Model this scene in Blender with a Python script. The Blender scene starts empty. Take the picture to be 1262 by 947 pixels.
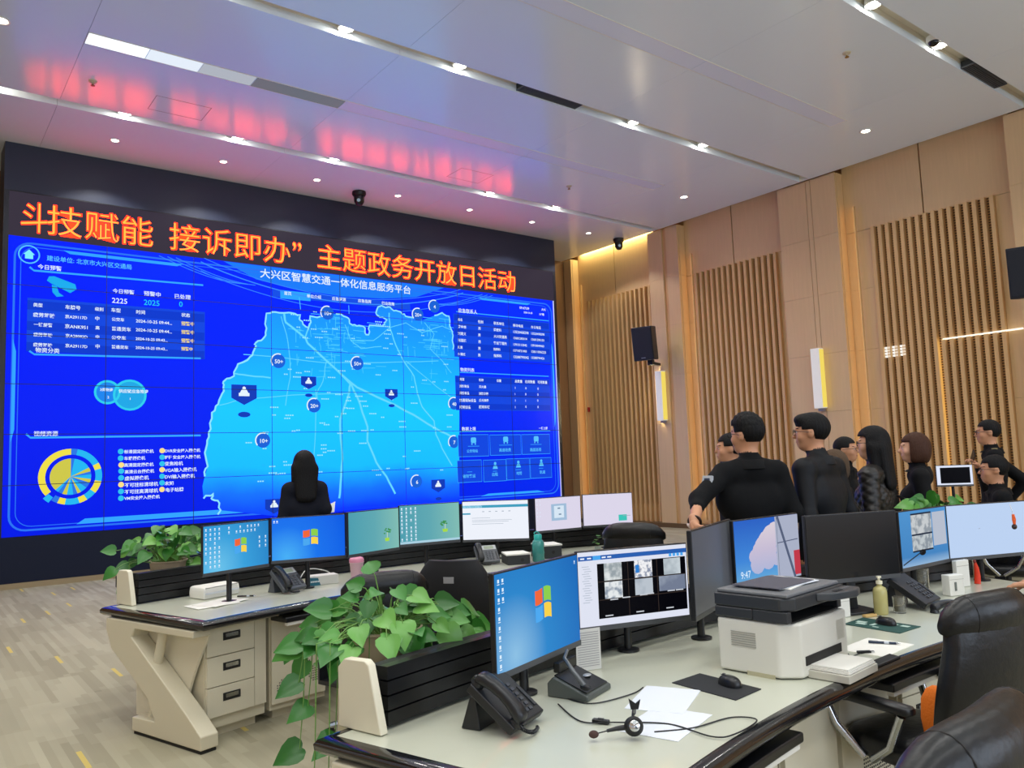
import bpy, bmesh, math, random
import numpy as np
from mathutils import Vector, Matrix
random.seed(11)
rng = np.random.default_rng(5)
S = bpy.context.scene
COL = S.collection
PI = math.pi
R_ = math.radians

# ------------------------------------------------------------------ camera
def camera_basis(yaw, pitch, roll):
    f = Vector((math.sin(yaw)*math.cos(pitch), math.cos(yaw)*math.cos(pitch), math.sin(pitch)))
    r = Vector((math.cos(yaw), -math.sin(yaw), 0)); u = r.cross(f)
    return r*math.cos(roll)+u*math.sin(roll), u*math.cos(roll)-r*math.sin(roll), f
cam = bpy.data.objects.new('camera', bpy.data.cameras.new('camera')); COL.objects.link(cam)
_r, _u, _f = camera_basis(R_(37.609), R_(5.4726), R_(-2.084))
cam.matrix_world = Matrix(((_r.x,_u.x,-_f.x,0),(_r.y,_u.y,-_f.y,0),(_r.z,_u.z,-_f.z,1.65),(0,0,0,1)))
cam.data.sensor_width = 36; cam.data.lens = 984.75*36/1262; cam.data.clip_start = .05; cam.data.clip_end = 100
S.camera = cam
# ------------------------------------------------------------------ view, world
S.view_settings.view_transform = 'Standard'; S.view_settings.look = 'None'
S.view_settings.gamma = 1; S.view_settings.use_curve_mapping = False; S.view_settings.exposure = 0.0
S.cycles.use_denoising = True; S.cycles.max_bounces = 6; S.cycles.diffuse_bounces = 4; S.cycles.glossy_bounces = 3
S.cycles.transmission_bounces = 5; S.cycles.transparent_max_bounces = 6
S.cycles.sample_clamp_indirect = 4.0; S.cycles.caustics_reflective = False; S.cycles.caustics_refractive = False
W = bpy.data.worlds.new('world'); S.world = W; W.use_nodes = True
W.node_tree.nodes['Background'].inputs[0].default_value = (.75,.8,.95,1); W.node_tree.nodes['Background'].inputs[1].default_value = .02
# ------------------------------------------------------------------ the room's lamps (fittings are built with the ceiling) and added fill lights
H = 6.92                                   # ceiling height
GROOVES = (12.4, 8.5, 4.52, .55, -3.4)     # recessed light slots across the ceiling
GX = (-2.5,-.82,.85,2.52,4.19,5.86,9.2,10.92)
DOWN_E, SLOT_E = 75, 120
def spot(name, loc, energy, angle=110, blend=.9, radius=.12, color=(1,.975,.93), to=None):
    d = bpy.data.lights.new(name, 'SPOT'); d.energy = energy; d.spot_size = R_(angle); d.spot_blend = blend
    d.shadow_soft_size = radius; d.color = color
    o = bpy.data.objects.new(name, d); COL.objects.link(o); o.location = loc
    if to is not None: o.rotation_euler = (Vector(to)-Vector(loc)).to_track_quat('-Z','Y').to_euler()
    return o
for gy in GROOVES:
    for gx in GX:
        spot('slot_lamp_light', (gx, gy, H+.02), SLOT_E*(1.0 if gy < 9 else .5), 150, 1, .1, (1,.985,.95))
        if gy > 3 and gx > 0:
            d = bpy.data.lights.new('slot_glow','POINT'); d.energy = 5; d.shadow_soft_size = .03; d.color = (1,.95,.84); o = bpy.data.objects.new('slot_glow', d); COL.objects.link(o); o.location = (gx,gy,H+.04)
ROW_DOWN = [(2.58,13.4),(4.27,13.4),(5.97,13.4),(7.66,13.4),(9.37,13.4),(11.05,13.4),(12.76,13.4)]
MID_DOWN = [(12.68,10.44),(12.68,6.53),(.8,10.44),(12.68,2.55),(.8,6.53),(.8,2.55),(-2.6,10.44),(-2.6,6.53),(-2.6,2.55)]
for x, y in ROW_DOWN: spot('downlight_light', (x, y, H-.02), 120, 122, .3, .04, (.96,.97,1))
for x, y in MID_DOWN: spot('downlight_light', (x, y, H-.02), DOWN_E, 130, .9, .06)
def area(name, loc, rot, sx, sy, energy, color):
    d = bpy.data.lights.new(name,'AREA'); d.shape = 'RECTANGLE'; d.size = sx; d.size_y = sy; d.energy = energy; d.color = color
    o = bpy.data.objects.new(name, d); COL.objects.link(o); o.location = loc; o.rotation_euler = rot; return o
ADDED_WINDOWS = [(-4.2,-1.4),(.2,3.0),(4.6,7.4),(9.0,11.8)]      # windows added in the left wall to brighten ceiling and walls
for y0, y1 in ADDED_WINDOWS: area('window_daylight', (-4.93,(y0+y1)/2,3.1), (0,R_(-90),0), 3.6, y1-y0-.1, 18, (.72,.84,1.0))  # added fill lights set in the left window openings
ADDED_BACK_WINDOWS = [(-3.5,-.5),(1.0,4.0),(5.5,8.5),(10.0,13.0)]  # more windows added, in the unseen back wall, for extra fill light
for x0, x1 in ADDED_BACK_WINDOWS: area('window_daylight', ((x0+x1)/2,-5.93,3.1), (R_(90),0,0), x1-x0-.1, 3.6, 155, (.72,.84,1.0))
for yy in (11.70,7.78,15.42): area('bay_led_strip', (14.21,yy-.10,3.2), (R_(-90),0,0), .05, 6.0, 4, (1,.84,.38))     # yellow LED strips in the slatted bays
area('cove_light_source', (14.24,14.1,H+.14), (0,0,0), .1, 2.5, 20, (1,.86,.42))
area('wall_lamp_light', (13.97,12.62,3.0), (R_(90),0,0), .12, 1.1, 40, (1,.86,.52)).rotation_euler = (R_(-90),0,0)

# ------------------------------------------------------------------ materials
def lin(c):
    if isinstance(c, str): c = tuple(int(c[i:i+2],16) for i in (0,2,4))
    return tuple(((v/255)/12.92 if v/255 <= .04045 else ((v/255+.055)/1.055)**2.4) for v in c)+(1,)
MATS = {}
def mat(name, c, rough=.5, metal=0, spec=.5, var=0, scale=20, bump=0, bscale=None, coat=0, alpha=1, trans=0, sheen=0, emit=None, stretch=None, subsurf=0):
    if name in MATS: return MATS[name]
    m = bpy.data.materials.new(name); m.use_nodes = True; N = m.node_tree.nodes; L = m.node_tree.links
    b = N['Principled BSDF']; b.inputs['Base Color'].default_value = lin(c); b.inputs['Roughness'].default_value = rough
    b.inputs['Metallic'].default_value = metal; b.inputs['Specular IOR Level'].default_value = spec
    b.inputs['Coat Weight'].default_value = coat; b.inputs['Coat Roughness'].default_value = .08
    b.inputs['Alpha'].default_value = alpha; b.inputs['Transmission Weight'].default_value = trans
    if sheen: b.inputs['Sheen Weight'].default_value = sheen
    if emit: b.inputs['Emission Color'].default_value = lin(emit[0]); b.inputs['Emission Strength'].default_value = emit[1]
    if var or bump:
        tc = N.new('ShaderNodeTexCoord'); src = tc.outputs['Object']
        if stretch:
            mp = N.new('ShaderNodeMapping'); mp.inputs['Scale'].default_value = stretch; L.new(src, mp.inputs[0]); src = mp.outputs[0]
        no = N.new('ShaderNodeTexNoise'); no.inputs['Scale'].default_value = scale; no.inputs['Detail'].default_value = 5; L.new(src, no.inputs['Vector'])
        if var:
            mx = N.new('ShaderNodeMix'); mx.data_type = 'RGBA'; cl = lin(c)
            mx.inputs[6].default_value = tuple(max(0,v*(1-var)) for v in cl[:3])+(1,); mx.inputs[7].default_value = tuple(min(1,v*(1+var)) for v in cl[:3])+(1,)
            L.new(no.outputs['Fac'], mx.inputs[0]); L.new(mx.outputs[2], b.inputs['Base Color'])
        if bump:
            n2 = N.new('ShaderNodeTexNoise'); n2.inputs['Scale'].default_value = bscale or scale*3; n2.inputs['Detail'].default_value = 3; L.new(src, n2.inputs['Vector'])
            bp = N.new('ShaderNodeBump'); bp.inputs['Strength'].default_value = bump; bp.inputs['Distance'].default_value = .01
            L.new(n2.outputs['Fac'], bp.inputs['Height']); L.new(bp.outputs[0], b.inputs['Normal'])
    MATS[name] = m; return m
def emi(name, c, s=1.0, raw=None):
    if name in MATS: return MATS[name]
    m = bpy.data.materials.new(name); m.use_nodes = True; N = m.node_tree.nodes; L = m.node_tree.links
    b = N['Principled BSDF']; b.inputs['Base Color'].default_value = (0,0,0,1); b.inputs['Roughness'].default_value = .35; b.inputs['Specular IOR Level'].default_value = .06
    b.inputs['Emission Color'].default_value = raw+(1,) if raw else lin(c); b.inputs['Emission Strength'].default_value = s
    MATS[name] = m; return m
def emi_grad(name, stops, axis='X', a=0, b=1, s=1.0, coord='Object', noise=0, nscale=3, spherical=None, bmul=1):
    """a screen picture: colours along one axis of the screen (object space)"""
    if name in MATS: return MATS[name]
    m = emi(name, '000000', s); N = m.node_tree.nodes; L = m.node_tree.links
    tc = N.new('ShaderNodeTexCoord'); out = tc.outputs[coord]
    if spherical:
        vd = N.new('ShaderNodeVectorMath'); vd.operation = 'SUBTRACT'; vd.inputs[1].default_value = spherical; L.new(out, vd.inputs[0])
        vl = N.new('ShaderNodeVectorMath'); vl.operation = 'LENGTH'; L.new(vd.outputs[0], vl.inputs[0]); v = vl.outputs['Value']
    else:
        sp = N.new('ShaderNodeSeparateXYZ'); L.new(out, sp.inputs[0]); v = sp.outputs[axis]
    mr = N.new('ShaderNodeMapRange'); mr.inputs[1].default_value = a; mr.inputs[2].default_value = b; L.new(v, mr.inputs[0]); fac = mr.outputs[0]
    if noise:
        no = N.new('ShaderNodeTexNoise'); no.inputs['Scale'].default_value = nscale; no.inputs['Detail'].default_value = 4; L.new(out, no.inputs['Vector'])
        ma = N.new('ShaderNodeMath'); ma.operation = 'MULTIPLY_ADD'; ma.inputs[1].default_value = noise; L.new(no.outputs['Fac'], ma.inputs[0]); L.new(fac, ma.inputs[2])
        mb = N.new('ShaderNodeMath'); mb.operation = 'SUBTRACT'; mb.inputs[1].default_value = noise/2; L.new(ma.outputs[0], mb.inputs[0]); fac = mb.outputs[0]
    cr = N.new('ShaderNodeValToRGB'); E = cr.color_ramp.elements
    while len(E) < len(stops): E.new(.5)
    for e, (pos, c) in zip(E, stops): e.position = pos; k_ = lin(c); e.color = (k_[0],k_[1],k_[2]*bmul,1)
    L.new(fac, cr.inputs[0]); L.new(cr.outputs[0], N['Principled BSDF'].inputs['Emission Color'])
    return m

# ------------------------------------------------------------------ mesh helpers
class MB:
    def __init__(s): s.v = []; s.f = []; s.mi = []; s.m = 0
    def add(s, vs, fs, M=None):
        o = len(s.v)
        s.v += [tuple(M @ Vector(v)) for v in vs] if M is not None else [tuple(v) for v in vs]
        s.f += [tuple(i+o for i in f) for f in fs]; s.mi += [s.m]*len(fs); return s
    def box(s, c, d, M=None, rz=0):
        x, y, z = (k/2 for k in d)
        vs = [(-x,-y,-z),(x,-y,-z),(x,y,-z),(-x,y,-z),(-x,-y,z),(x,-y,z),(x,y,z),(-x,y,z)]
        T = Matrix.Translation(c) @ Matrix.Rotation(rz,4,'Z')
        return s.add(vs, [(0,3,2,1),(4,5,6,7),(0,1,5,4),(1,2,6,5),(2,3,7,6),(3,0,4,7)], (M @ T) if M is not None else T)
    def span(s, a, b, M=None): return s.box([(i+j)/2 for i,j in zip(a,b)], [abs(j-i) for i,j in zip(a,b)], M)
    def cyl(s, a, b, ra, rb=None, n=16, M=None):
        rb = ra if rb is None else rb; a = Vector(a); b = Vector(b); q = (b-a).to_track_quat('Z','Y')
        vs = [a+q@Vector((ra*math.cos(2*PI*i/n), ra*math.sin(2*PI*i/n),0)) for i in range(n)]+[b+q@Vector((rb*math.cos(2*PI*i/n), rb*math.sin(2*PI*i/n),0)) for i in range(n)]
        return s.add(vs, [(i,(i+1)%n,n+(i+1)%n,n+i) for i in range(n)]+[tuple(range(n-1,-1,-1)),tuple(range(n,2*n))], M)
    def tube(s, pts, r, n=8, closed=False, M=None):
        P = [Vector(p) for p in pts]; k = len(P); rr = r if isinstance(r,(list,tuple)) else [r]*k; vs = []; up = None
        for i, p in enumerate(P):
            t = (P[(i+1)%k]-P[i-1]) if closed else (P[min(i+1,k-1)]-P[max(i-1,0)])
            t = t.normalized() if t.length > 1e-9 else Vector((0,0,1))
            if up is None: up = Vector((0,0,1)) if abs(t.z) < .9 else Vector((0,1,0))
            up = (up-t*up.dot(t)); up = up.normalized() if up.length > 1e-6 else t.orthogonal().normalized()
            sd = t.cross(up)
            vs += [p+(sd*math.cos(2*PI*j/n)+up*math.sin(2*PI*j/n))*rr[i] for j in range(n)]
        fs = [(i*n+j, i*n+(j+1)%n, ((i+1)%k)*n+(j+1)%n, ((i+1)%k)*n+j) for i in range(k if closed else k-1) for j in range(n)]
        if not closed: fs += [tuple(range(n-1,-1,-1)), tuple(range((k-1)*n,k*n))]
        return s.add(vs, fs, M)
    def lathe(s, prof, n=24, c=(0,0,0), M=None):
        T = Matrix.Translation(c); T = (M @ T) if M is not None else T; k = len(prof)
        vs = [(r*math.cos(2*PI*j/n), r*math.sin(2*PI*j/n), z) for r, z in prof for j in range(n)]
        fs = [(i*n+j, i*n+(j+1)%n, (i+1)*n+(j+1)%n, (i+1)*n+j) for i in range(k-1) for j in range(n)]
        if prof[0][0] > 1e-6: fs.append(tuple(range(n-1,-1,-1)))
        if prof[-1][0] > 1e-6: fs.append(tuple(range((k-1)*n,k*n)))
        return s.add(vs, fs, T)
    def prism(s, poly, a, b, plane='xy', M=None):
        n = len(poly); m3 = {'xy':lambda p,h:(p[0],p[1],h),'xz':lambda p,h:(p[0],h,p[1]),'yz':lambda p,h:(h,p[0],p[1])}[plane]
        return s.add([m3(p,a) for p in poly]+[m3(p,b) for p in poly], [tuple(range(n-1,-1,-1)),tuple(range(n,2*n))]+[(i,(i+1)%n,n+(i+1)%n,n+i) for i in range(n)], M)
    def ell(s, c, r, nu=16, nv=10, M=None):
        vs = [(0,0,-1)]+[(math.cos(2*PI*j/nu)*math.cos(-PI/2+PI*i/nv), math.sin(2*PI*j/nu)*math.cos(-PI/2+PI*i/nv), math.sin(-PI/2+PI*i/nv)) for i in range(1,nv) for j in range(nu)]+[(0,0,1)]
        fs = [(0,1+(j+1)%nu,1+j) for j in range(nu)]+[(1+i*nu+j,1+i*nu+(j+1)%nu,1+(i+1)*nu+(j+1)%nu,1+(i+1)*nu+j) for i in range(nv-2) for j in range(nu)]
        t = 1+(nv-1)*nu; fs += [(t,1+(nv-2)*nu+j,1+(nv-2)*nu+(j+1)%nu) for j in range(nu)]
        return s.add([(c[0]+r[0]*a, c[1]+r[1]*b, c[2]+r[2]*d) for a,b,d in vs], fs, M)
    def poly(s, pts, y, M=None):       # flat figure on a screen: local x,z at depth y, facing -y
        return s.add([(x,y,z) for x,z in pts], [tuple(range(len(pts)))], M)
    def line(s, pts, w, y, M=None):    # flat stroke on a screen
        P = [Vector(p) for p in pts]; L_ = []; Rr = []
        for i, p in enumerate(P):
            t = (P[min(i+1,len(P)-1)]-P[max(i-1,0)]); t = t.normalized() if t.length else Vector((1,0)); n = Vector((-t.y,t.x))*w/2
            L_.append(p+n); Rr.append(p-n)
        k = len(P); vs = [(q.x,y,q.y) for q in L_+Rr]
        return s.add(vs, [(k+i,k+i+1,i+1,i) for i in range(k-1)], M)
    def mesh(s, name, mats, smooth=False):
        me = bpy.data.meshes.new(name); me.from_pydata(s.v, [], s.f); me.validate()
        for m in (mats if isinstance(mats,(list,tuple)) else [mats]): me.materials.append(m)
        if any(s.mi): me.polygons.foreach_set('material_index', s.mi[:len(me.polygons)])
        if smooth: me.shade_smooth(); me.set_sharp_from_angle(angle=R_(smooth if smooth is not True else 42))
        return me
    def build(s, name, mats, parent=None, loc=(0,0,0), rot=(0,0,0), bevel=0, seg=2, smooth=False, sub=0):
        return obj(name, s.mesh(name, mats, smooth or bool(bevel)), parent, loc, rot, bevel, seg, sub)
def obj(name, me, parent=None, loc=(0,0,0), rot=(0,0,0), bevel=0, seg=2, sub=0):
    o = bpy.data.objects.new(name, me); COL.objects.link(o); o.location = loc; o.rotation_euler = rot
    if parent: o.parent = parent
    if bevel:
        b = o.modifiers.new('bevel','BEVEL'); b.width = bevel; b.segments = seg; b.limit_method = 'ANGLE'; b.angle_limit = R_(40); b.harden_normals = True
    if sub:
        m = o.modifiers.new('sub','SUBSURF'); m.levels = sub; m.render_levels = sub
    return o
def tag(o, label=None, cat=None, group=None, kind=None):
    if label: o['label'] = label
    if cat: o['category'] = cat
    if group: o['group'] = group
    if kind: o['kind'] = kind
    return o
def thing(name, label, cat, loc=(0,0,0), rz=0, group=None):
    o = bpy.data.objects.new(name, None); COL.objects.link(o); o.location = loc; o.rotation_euler = (0,0,rz); o.empty_display_size = .1
    return tag(o, label, cat, group)
def copy_tree(o, parent=None):
    c = o.copy(); COL.objects.link(c); c.parent = parent
    for ch in [k for k in o.children]: copy_tree(ch, c)
    return c
def struct(o): o['kind'] = 'structure'; return o
_TXT = {}
def text_mesh(body, mats, name='text', fit=None, h=.1, bold=0, shear=0, align='LEFT', extrude=0):
    """mesh lettering lying in local x,z facing -y; h = height of a capital; fit = exact width"""
    c = bpy.data.curves.new('lettering','FONT'); c.body = body; c.size = h*1.12; c.offset = bold; c.shear = shear; c.align_x = align; c.resolution_u = 3; c.extrude = extrude
    o = bpy.data.objects.new('lettering', c); COL.objects.link(o)
    me = bpy.data.meshes.new_from_object(o.evaluated_get(bpy.context.evaluated_depsgraph_get()))
    bpy.data.objects.remove(o); bpy.data.curves.remove(c)
    co = np.empty(len(me.vertices)*3); me.vertices.foreach_get('co', co); co = co.reshape(-1,3)
    if fit and len(co): w = co[:,0].max()-co[:,0].min(); co[:,0] = (co[:,0]-co[:,0].min())*fit/w
    co = np.stack([co[:,0], -co[:,2], co[:,1]], 1); me.vertices.foreach_set('co', co.ravel())
    me.name = name; me.materials.clear()
    for m in (mats if isinstance(mats,(list,tuple)) else [mats]): me.materials.append(m)
    return me
def join_meshes(parts, mats, name):
    """parts: (mesh, (dx,dy,dz), material index)"""
    V = []; F = []; MI = []; o = 0
    for me, d, mi in parts:
        co = np.empty(len(me.vertices)*3); me.vertices.foreach_get('co', co); V.append(co.reshape(-1,3)+np.array(d))
        for p in me.polygons: F.append(tuple(i+o for i in p.vertices)); MI.append(mi)
        o += len(me.vertices); bpy.data.meshes.remove(me)
    me = bpy.data.meshes.new(name); me.from_pydata(np.concatenate(V).tolist(), [], F)
    for m in mats: me.materials.append(m)
    me.polygons.foreach_set('material_index', MI); return me
# ------------------------------------------------------------------ structure
XL, XR, YB, YF = -5.0, 14.45, -6.0, 15.8
wood = mat('wall_wood', 'd6ab72', .42, var=.08, scale=3, stretch=(9,9,.6))
wood_b = mat('wall_wood_panel', 'dcba8a', .4, var=.07, scale=3, stretch=(9,9,.6))
slat_m = mat('slat_wood', 'dab27a', .4, var=.09, scale=3, stretch=(12,12,.5))
dark_base = mat('baseboard_wood', '6b5233', .45)
def perforated():
    m = mat('acoustic_board', '8a6234', .6); N = m.node_tree.nodes; L = m.node_tree.links
    tc = N.new('ShaderNodeTexCoord'); sp = N.new('ShaderNodeSeparateXYZ'); L.new(tc.outputs['Object'], sp.inputs[0])
    fr = N.new('ShaderNodeMath'); fr.operation = 'MULTIPLY'; fr.inputs[1].default_value = 22; L.new(sp.outputs['Z'], fr.inputs[0])
    f2 = N.new('ShaderNodeMath'); f2.operation = 'FRACT'; L.new(fr.outputs[0], f2.inputs[0])
    gt = N.new('ShaderNodeMath'); gt.operation = 'GREATER_THAN'; gt.inputs[1].default_value = .55; L.new(f2.outputs[0], gt.inputs[0])
    mx = N.new('ShaderNodeMix'); mx.data_type = 'RGBA'; mx.inputs[6].default_value = lin('b48a52'); mx.inputs[7].default_value = lin('3c2410'); L.new(gt.outputs[0], mx.inputs[0])
    L.new(mx.outputs[2], N['Principled BSDF'].inputs['Base Color']); return m
acoustic = perforated()
def carpet():
    m = mat('carpet', 'a4947a', .95, spec=.15); N = m.node_tree.nodes; L = m.node_tree.links; b = N['Principled BSDF']
    def math_(op, a, bb=None, cl=False):
        n = N.new('ShaderNodeMath'); n.operation = op; n.use_clamp = cl
        for i, x in enumerate((a, bb)):
            if x is None: continue
            if isinstance(x, (int,float)): n.inputs[i].default_value = x
            else: L.new(x, n.inputs[i])
        return n.outputs[0]
    tc = N.new('ShaderNodeTexCoord'); sp = N.new('ShaderNodeSeparateXYZ'); L.new(tc.outputs['Object'], sp.inputs[0]); X, Y = sp.outputs['X'], sp.outputs['Y']
    def cells(w, l, seed):
        cx = math_('MULTIPLY', X, 1/w); c = math_('FLOOR', cx); wn = N.new('ShaderNodeTexWhiteNoise'); wn.noise_dimensions = '1D'; L.new(math_('ADD', c, seed), wn.inputs['W'])
        yy = math_('ADD', math_('MULTIPLY', Y, 1/l), math_('MULTIPLY', wn.outputs['Value'], 9.7)); r = math_('FLOOR', yy)
        cb = N.new('ShaderNodeCombineXYZ'); L.new(c, cb.inputs[0]); L.new(r, cb.inputs[1]); cb.inputs[2].default_value = seed
        w2 = N.new('ShaderNodeTexWhiteNoise'); L.new(cb.outputs[0], w2.inputs['Vector'])
        return math_('FRACT', cx), math_('FRACT', yy), w2.outputs['Value']
    fx, fy, rn = cells(.30, 1.3, 3.0)
    dash = math_('MULTIPLY', math_('MULTIPLY', math_('LESS_THAN', fx, .10), math_('LESS_THAN', fy, .27)), math_('GREATER_THAN', rn, .6))
    fx2, fy2, rn2 = cells(.05, .8, 8.0)
    fx3, fy3, rn3 = cells(.25, 1.0, 1.0)
    tone = math_('ADD', math_('MULTIPLY', rn2, .55), math_('MULTIPLY', rn3, .45))
    mx = N.new('ShaderNodeMix'); mx.data_type = 'RGBA'; mx.inputs[6].default_value = lin('908a74'); mx.inputs[7].default_value = lin('b0aa92'); L.new(tone, mx.inputs[0])
    m2 = N.new('ShaderNodeMix'); m2.data_type = 'RGBA'; m2.inputs[7].default_value = lin('c9b468'); L.new(dash, m2.inputs[0]); L.new(mx.outputs[2], m2.inputs[6])
    L.new(m2.outputs[2], b.inputs['Base Color'])
    no = N.new('ShaderNodeTexNoise'); no.inputs['Scale'].default_value = 300; L.new(tc.outputs['Object'], no.inputs['Vector'])
    bp = N.new('ShaderNodeBump'); bp.inputs['Strength'].default_value = .3; L.new(no.outputs['Fac'], bp.inputs['Height']); L.new(bp.outputs[0], b.inputs['Normal'])
    return m
struct(MB().span((XL,YB,-.08),(XR+.2,YF+.1,0)).build('floor', carpet()))
ceil_m = mat('ceiling_paint', 'e8f3fa', .17, spec=.6)
MATS['ceiling_paint'].node_tree.nodes['Principled BSDF'].inputs['Specular IOR Level'].default_value = .75
slot_m = mat('slot_paint', 'e6dfcd', .5)
ceiling = struct(MB().span((XL,YB,H+.17),(XR+.2,YF+.1,H+.25)).build('ceiling', slot_m))
edges = [YF+.1]+[y for g in GROOVES for y in (g+.11, g-.11)]+[YB]
xs = [XL,-1.7,1.655,5.0,8.5,11.75,14.0]
for i in range(0, len(edges), 2):
    for x0, x1 in zip(xs, xs[1:]):
        MB().span((x0+.002,edges[i+1],H),(x1-.002,edges[i],H+.12)).build('ceiling_panel', ceil_m, ceiling)
for g in GROOVES:
    for s in (-1,1): MB().span((XL,g+s*.11-.004,H+.10),(14.0,g+s*.11+.004,H+.17)).build('slot_side', slot_m, ceiling)
    MB().span((14.0-.02,g-.11,H+.0),(14.0,g+.11,H+.17)).build('slot_end', slot_m, ceiling)
# access hatches: thin seams set into the panels
seam_m = mat('seam', '8f8a90', .6)
for x, y, w, d in ((2.73,11.45,.75,.5),(7.9,11.5,.7,.5)):
    h = MB()
    for a, b in (((x,y),(x+w,y)),((x+w,y),(x+w,y+d)),((x,y+d),(x+w,y+d)),((x,y),(x,y+d))):
        h.span((a[0]-.004,a[1]-.004,H-.002),(b[0]+.004,b[1]+.004,H+.01))
    h.build('ceiling_hatch', seam_m, ceiling)

wall_right = struct(MB().span((XR,YB,0),(XR+.15,YF+.1,H+.17)).build('wall_right', wood))
ZJ = (.1,1.2,2.36,3.47,4.62,5.75,H)
PILLARS = [(15.5,15.78),(11.84,12.75),(7.92,9.17),(3.9,4.96),(-.05,.95),(-4.0,-3.0)]
for k, (y0, y1) in enumerate(PILLARS):
    MB().span((14.09,y0+.012,.0),(XR,y1-.012,H)).build('pillar', wood, wall_right)
    cuts = [(y0,y1)]
    if k == 1: cuts = [(y0,12.19),(12.31,y1)]
    if k == 2: cuts = [(y0,8.43),(8.44,8.53),(8.54,y1)]
    if k > 3: continue
    for a, b in cuts:
        for z0, z1 in zip(ZJ, ZJ[1:]): MB().span((14.05,a,z0+.0015),(14.10,b,z1-.0015)).build('wall_panel', wood_b, wall_right)
    for yy in (y0,y1):
        for z0, z1 in zip(ZJ, ZJ[1:]):
            MB().span((14.104,yy-.01,z0+.0015),(14.30,yy+.01,z1-.0015)).build('wall_panel', wood_b, wall_right)
BAYS = [(12.75,15.5),(9.17,11.84),(4.96,7.92),(.95,3.9)]
SL = [(12.92,15.15,15),(9.42,11.57,15),(5.28,7.40,16),(1.3,3.5,15)]
back_x = 14.30
for (y0,y1),(s0,s1,n) in zip(BAYS, SL):
    mid = (y0+y1)/2
    for a, b in ((y0,mid-.0008),(mid+.0008,y1)):
        for z0, z1 in ((.1,.5),(5.73,H+.17)): MB().span((back_x,a+.012,z0),(XR,b-.012,z1)).build('wall_panel', wood_b, wall_right)
    for a, b in ((y0+.012,s0-.004),(s1+.004,y1-.012)):
        for z0, z1 in ((.505,1.2),(1.2,2.36),(2.36,3.47),(3.47,4.62),(4.62,5.725)): MB().span((back_x,a,z0+.0015),(XR,b,z1-.0015)).build('wall_panel', wood_b, wall_right)
    MB().span((back_x+.02,s0,.5),(XR,s1,5.73)).build('acoustic_backing', acoustic, wall_right)
    pitch = (s1-s0)/(n-.45); sm = MB().span((0,0,0),(.10,.062,1)).mesh('slat', slat_m)
    for i in range(n):
        y = s0+i*pitch
        zz = ((.1,5.73),) if not (s0 == 5.28 and y < 6.25) else ((.1,3.45),(3.475,5.73))
        for za, zb in zz:
            o = obj('slat', sm, wall_right, (back_x-.08,y,za)); o.scale = (1,1,zb-za)
for yy in (11.70,7.78,15.42): MB().span((14.19,yy-.125,.2),(14.235,yy-.102,6.2)).build('led_profile', slat_m, wall_right)
# a hidden door stands ajar in the slatted bay: glowing strips imitate light in its two gaps
leak = emi('door_gap_light', 'ffe9a8', 2.2)
MB().span((back_x-.05,6.262,.1),(back_x+.02,6.305,3.46)).build('door_gap', leak, wall_right)
MB().span((back_x-.105,4.97,3.452),(back_x-.02,6.26,3.472)).build('door_gap', emi('door_gap_white','fff4df',1.3), wall_right)
MB().span((14.02,YB,0),(XR,YF,.1)).build('baseboard_right', dark_base).__setitem__('kind','structure')
struct(MB().span((XL,YF,0),(XR,YF+.1,H+.17)).build('wall_front', mat('front_wall_wood','8d6844',.5)))
wl = MB(); ys = [YB]+[y for w_ in ADDED_WINDOWS for y in w_]+[YF+.1]
for a, b in zip(ys[0::2], ys[1::2]): wl.span((XL-.1,a,0),(XL,b,H+.17))
for a, b in ADDED_WINDOWS: wl.span((XL-.1,a,0),(XL,b,1.2)); wl.span((XL-.1,a,5.0),(XL,b,H+.17))
struct(wl.build('wall_left', wood))
for k, (a, b) in enumerate(ADDED_WINDOWS):
    w_ = struct(MB().span((XL-.06,a,1.2),(XL-.05,b,5.0)).build('window_%d'%(k+1), mat('window_glass','dfe8f0',.05,trans=.9)))  # added window, out of view, around a fill light
    for ya, yb, za, zb in ((a,b,1.2,1.26),(a,b,4.94,5.0),(a,a+.06,1.2,5.0),(b-.06,b,1.2,5.0),((a+b)/2-.03,(a+b)/2+.03,1.2,5.0)): MB().span((XL-.09,ya,za),(XL-.01,yb,zb)).build('window_frame', mat('window_alu','5c6066',.4,.6), w_)
wb = MB(); xs_ = [XL]+[x for w_ in ADDED_BACK_WINDOWS for x in w_]+[XR]
for a, b in zip(xs_[0::2], xs_[1::2]): wb.span((a,YB-.1,0),(b,YB,H+.17))
for a, b in ADDED_BACK_WINDOWS: wb.span((a,YB-.1,0),(b,YB,1.2)); wb.span((a,YB-.1,5.0),(b,YB,H+.17))
struct(wb.build('wall_back', wood))
for k, (a, b) in enumerate(ADDED_BACK_WINDOWS):
    w_ = struct(MB().span((a,YB-.06,1.2),(b,YB-.05,5.0)).build('window_%d'%(k+5), mat('window_glass','dfe8f0',.05,trans=.9)))  # added back window, out of view, around a fill light
    for xa, xb, za, zb in ((a,b,1.2,1.26),(a,b,4.94,5.0),(a,a+.06,1.2,5.0),(b-.06,b,1.2,5.0),((a+b)/2-.03,(a+b)/2+.03,1.2,5.0)): MB().span((xa,YB-.09,za),(xb,YB-.01,zb)).build('window_frame', mat('window_alu','5c6066',.4,.6), w_)
for nm, a, b in (('baseboard_left',(XL,YB,0),(XL+.02,YF,.1)),('baseboard_back',(XL,YB,0),(XR,YB+.02,.1)),('baseboard_front',(XL,YF-.02,0),(XR-.5,YF,.1))):
    struct(MB().span(a,b).build(nm, dark_base))

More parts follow.
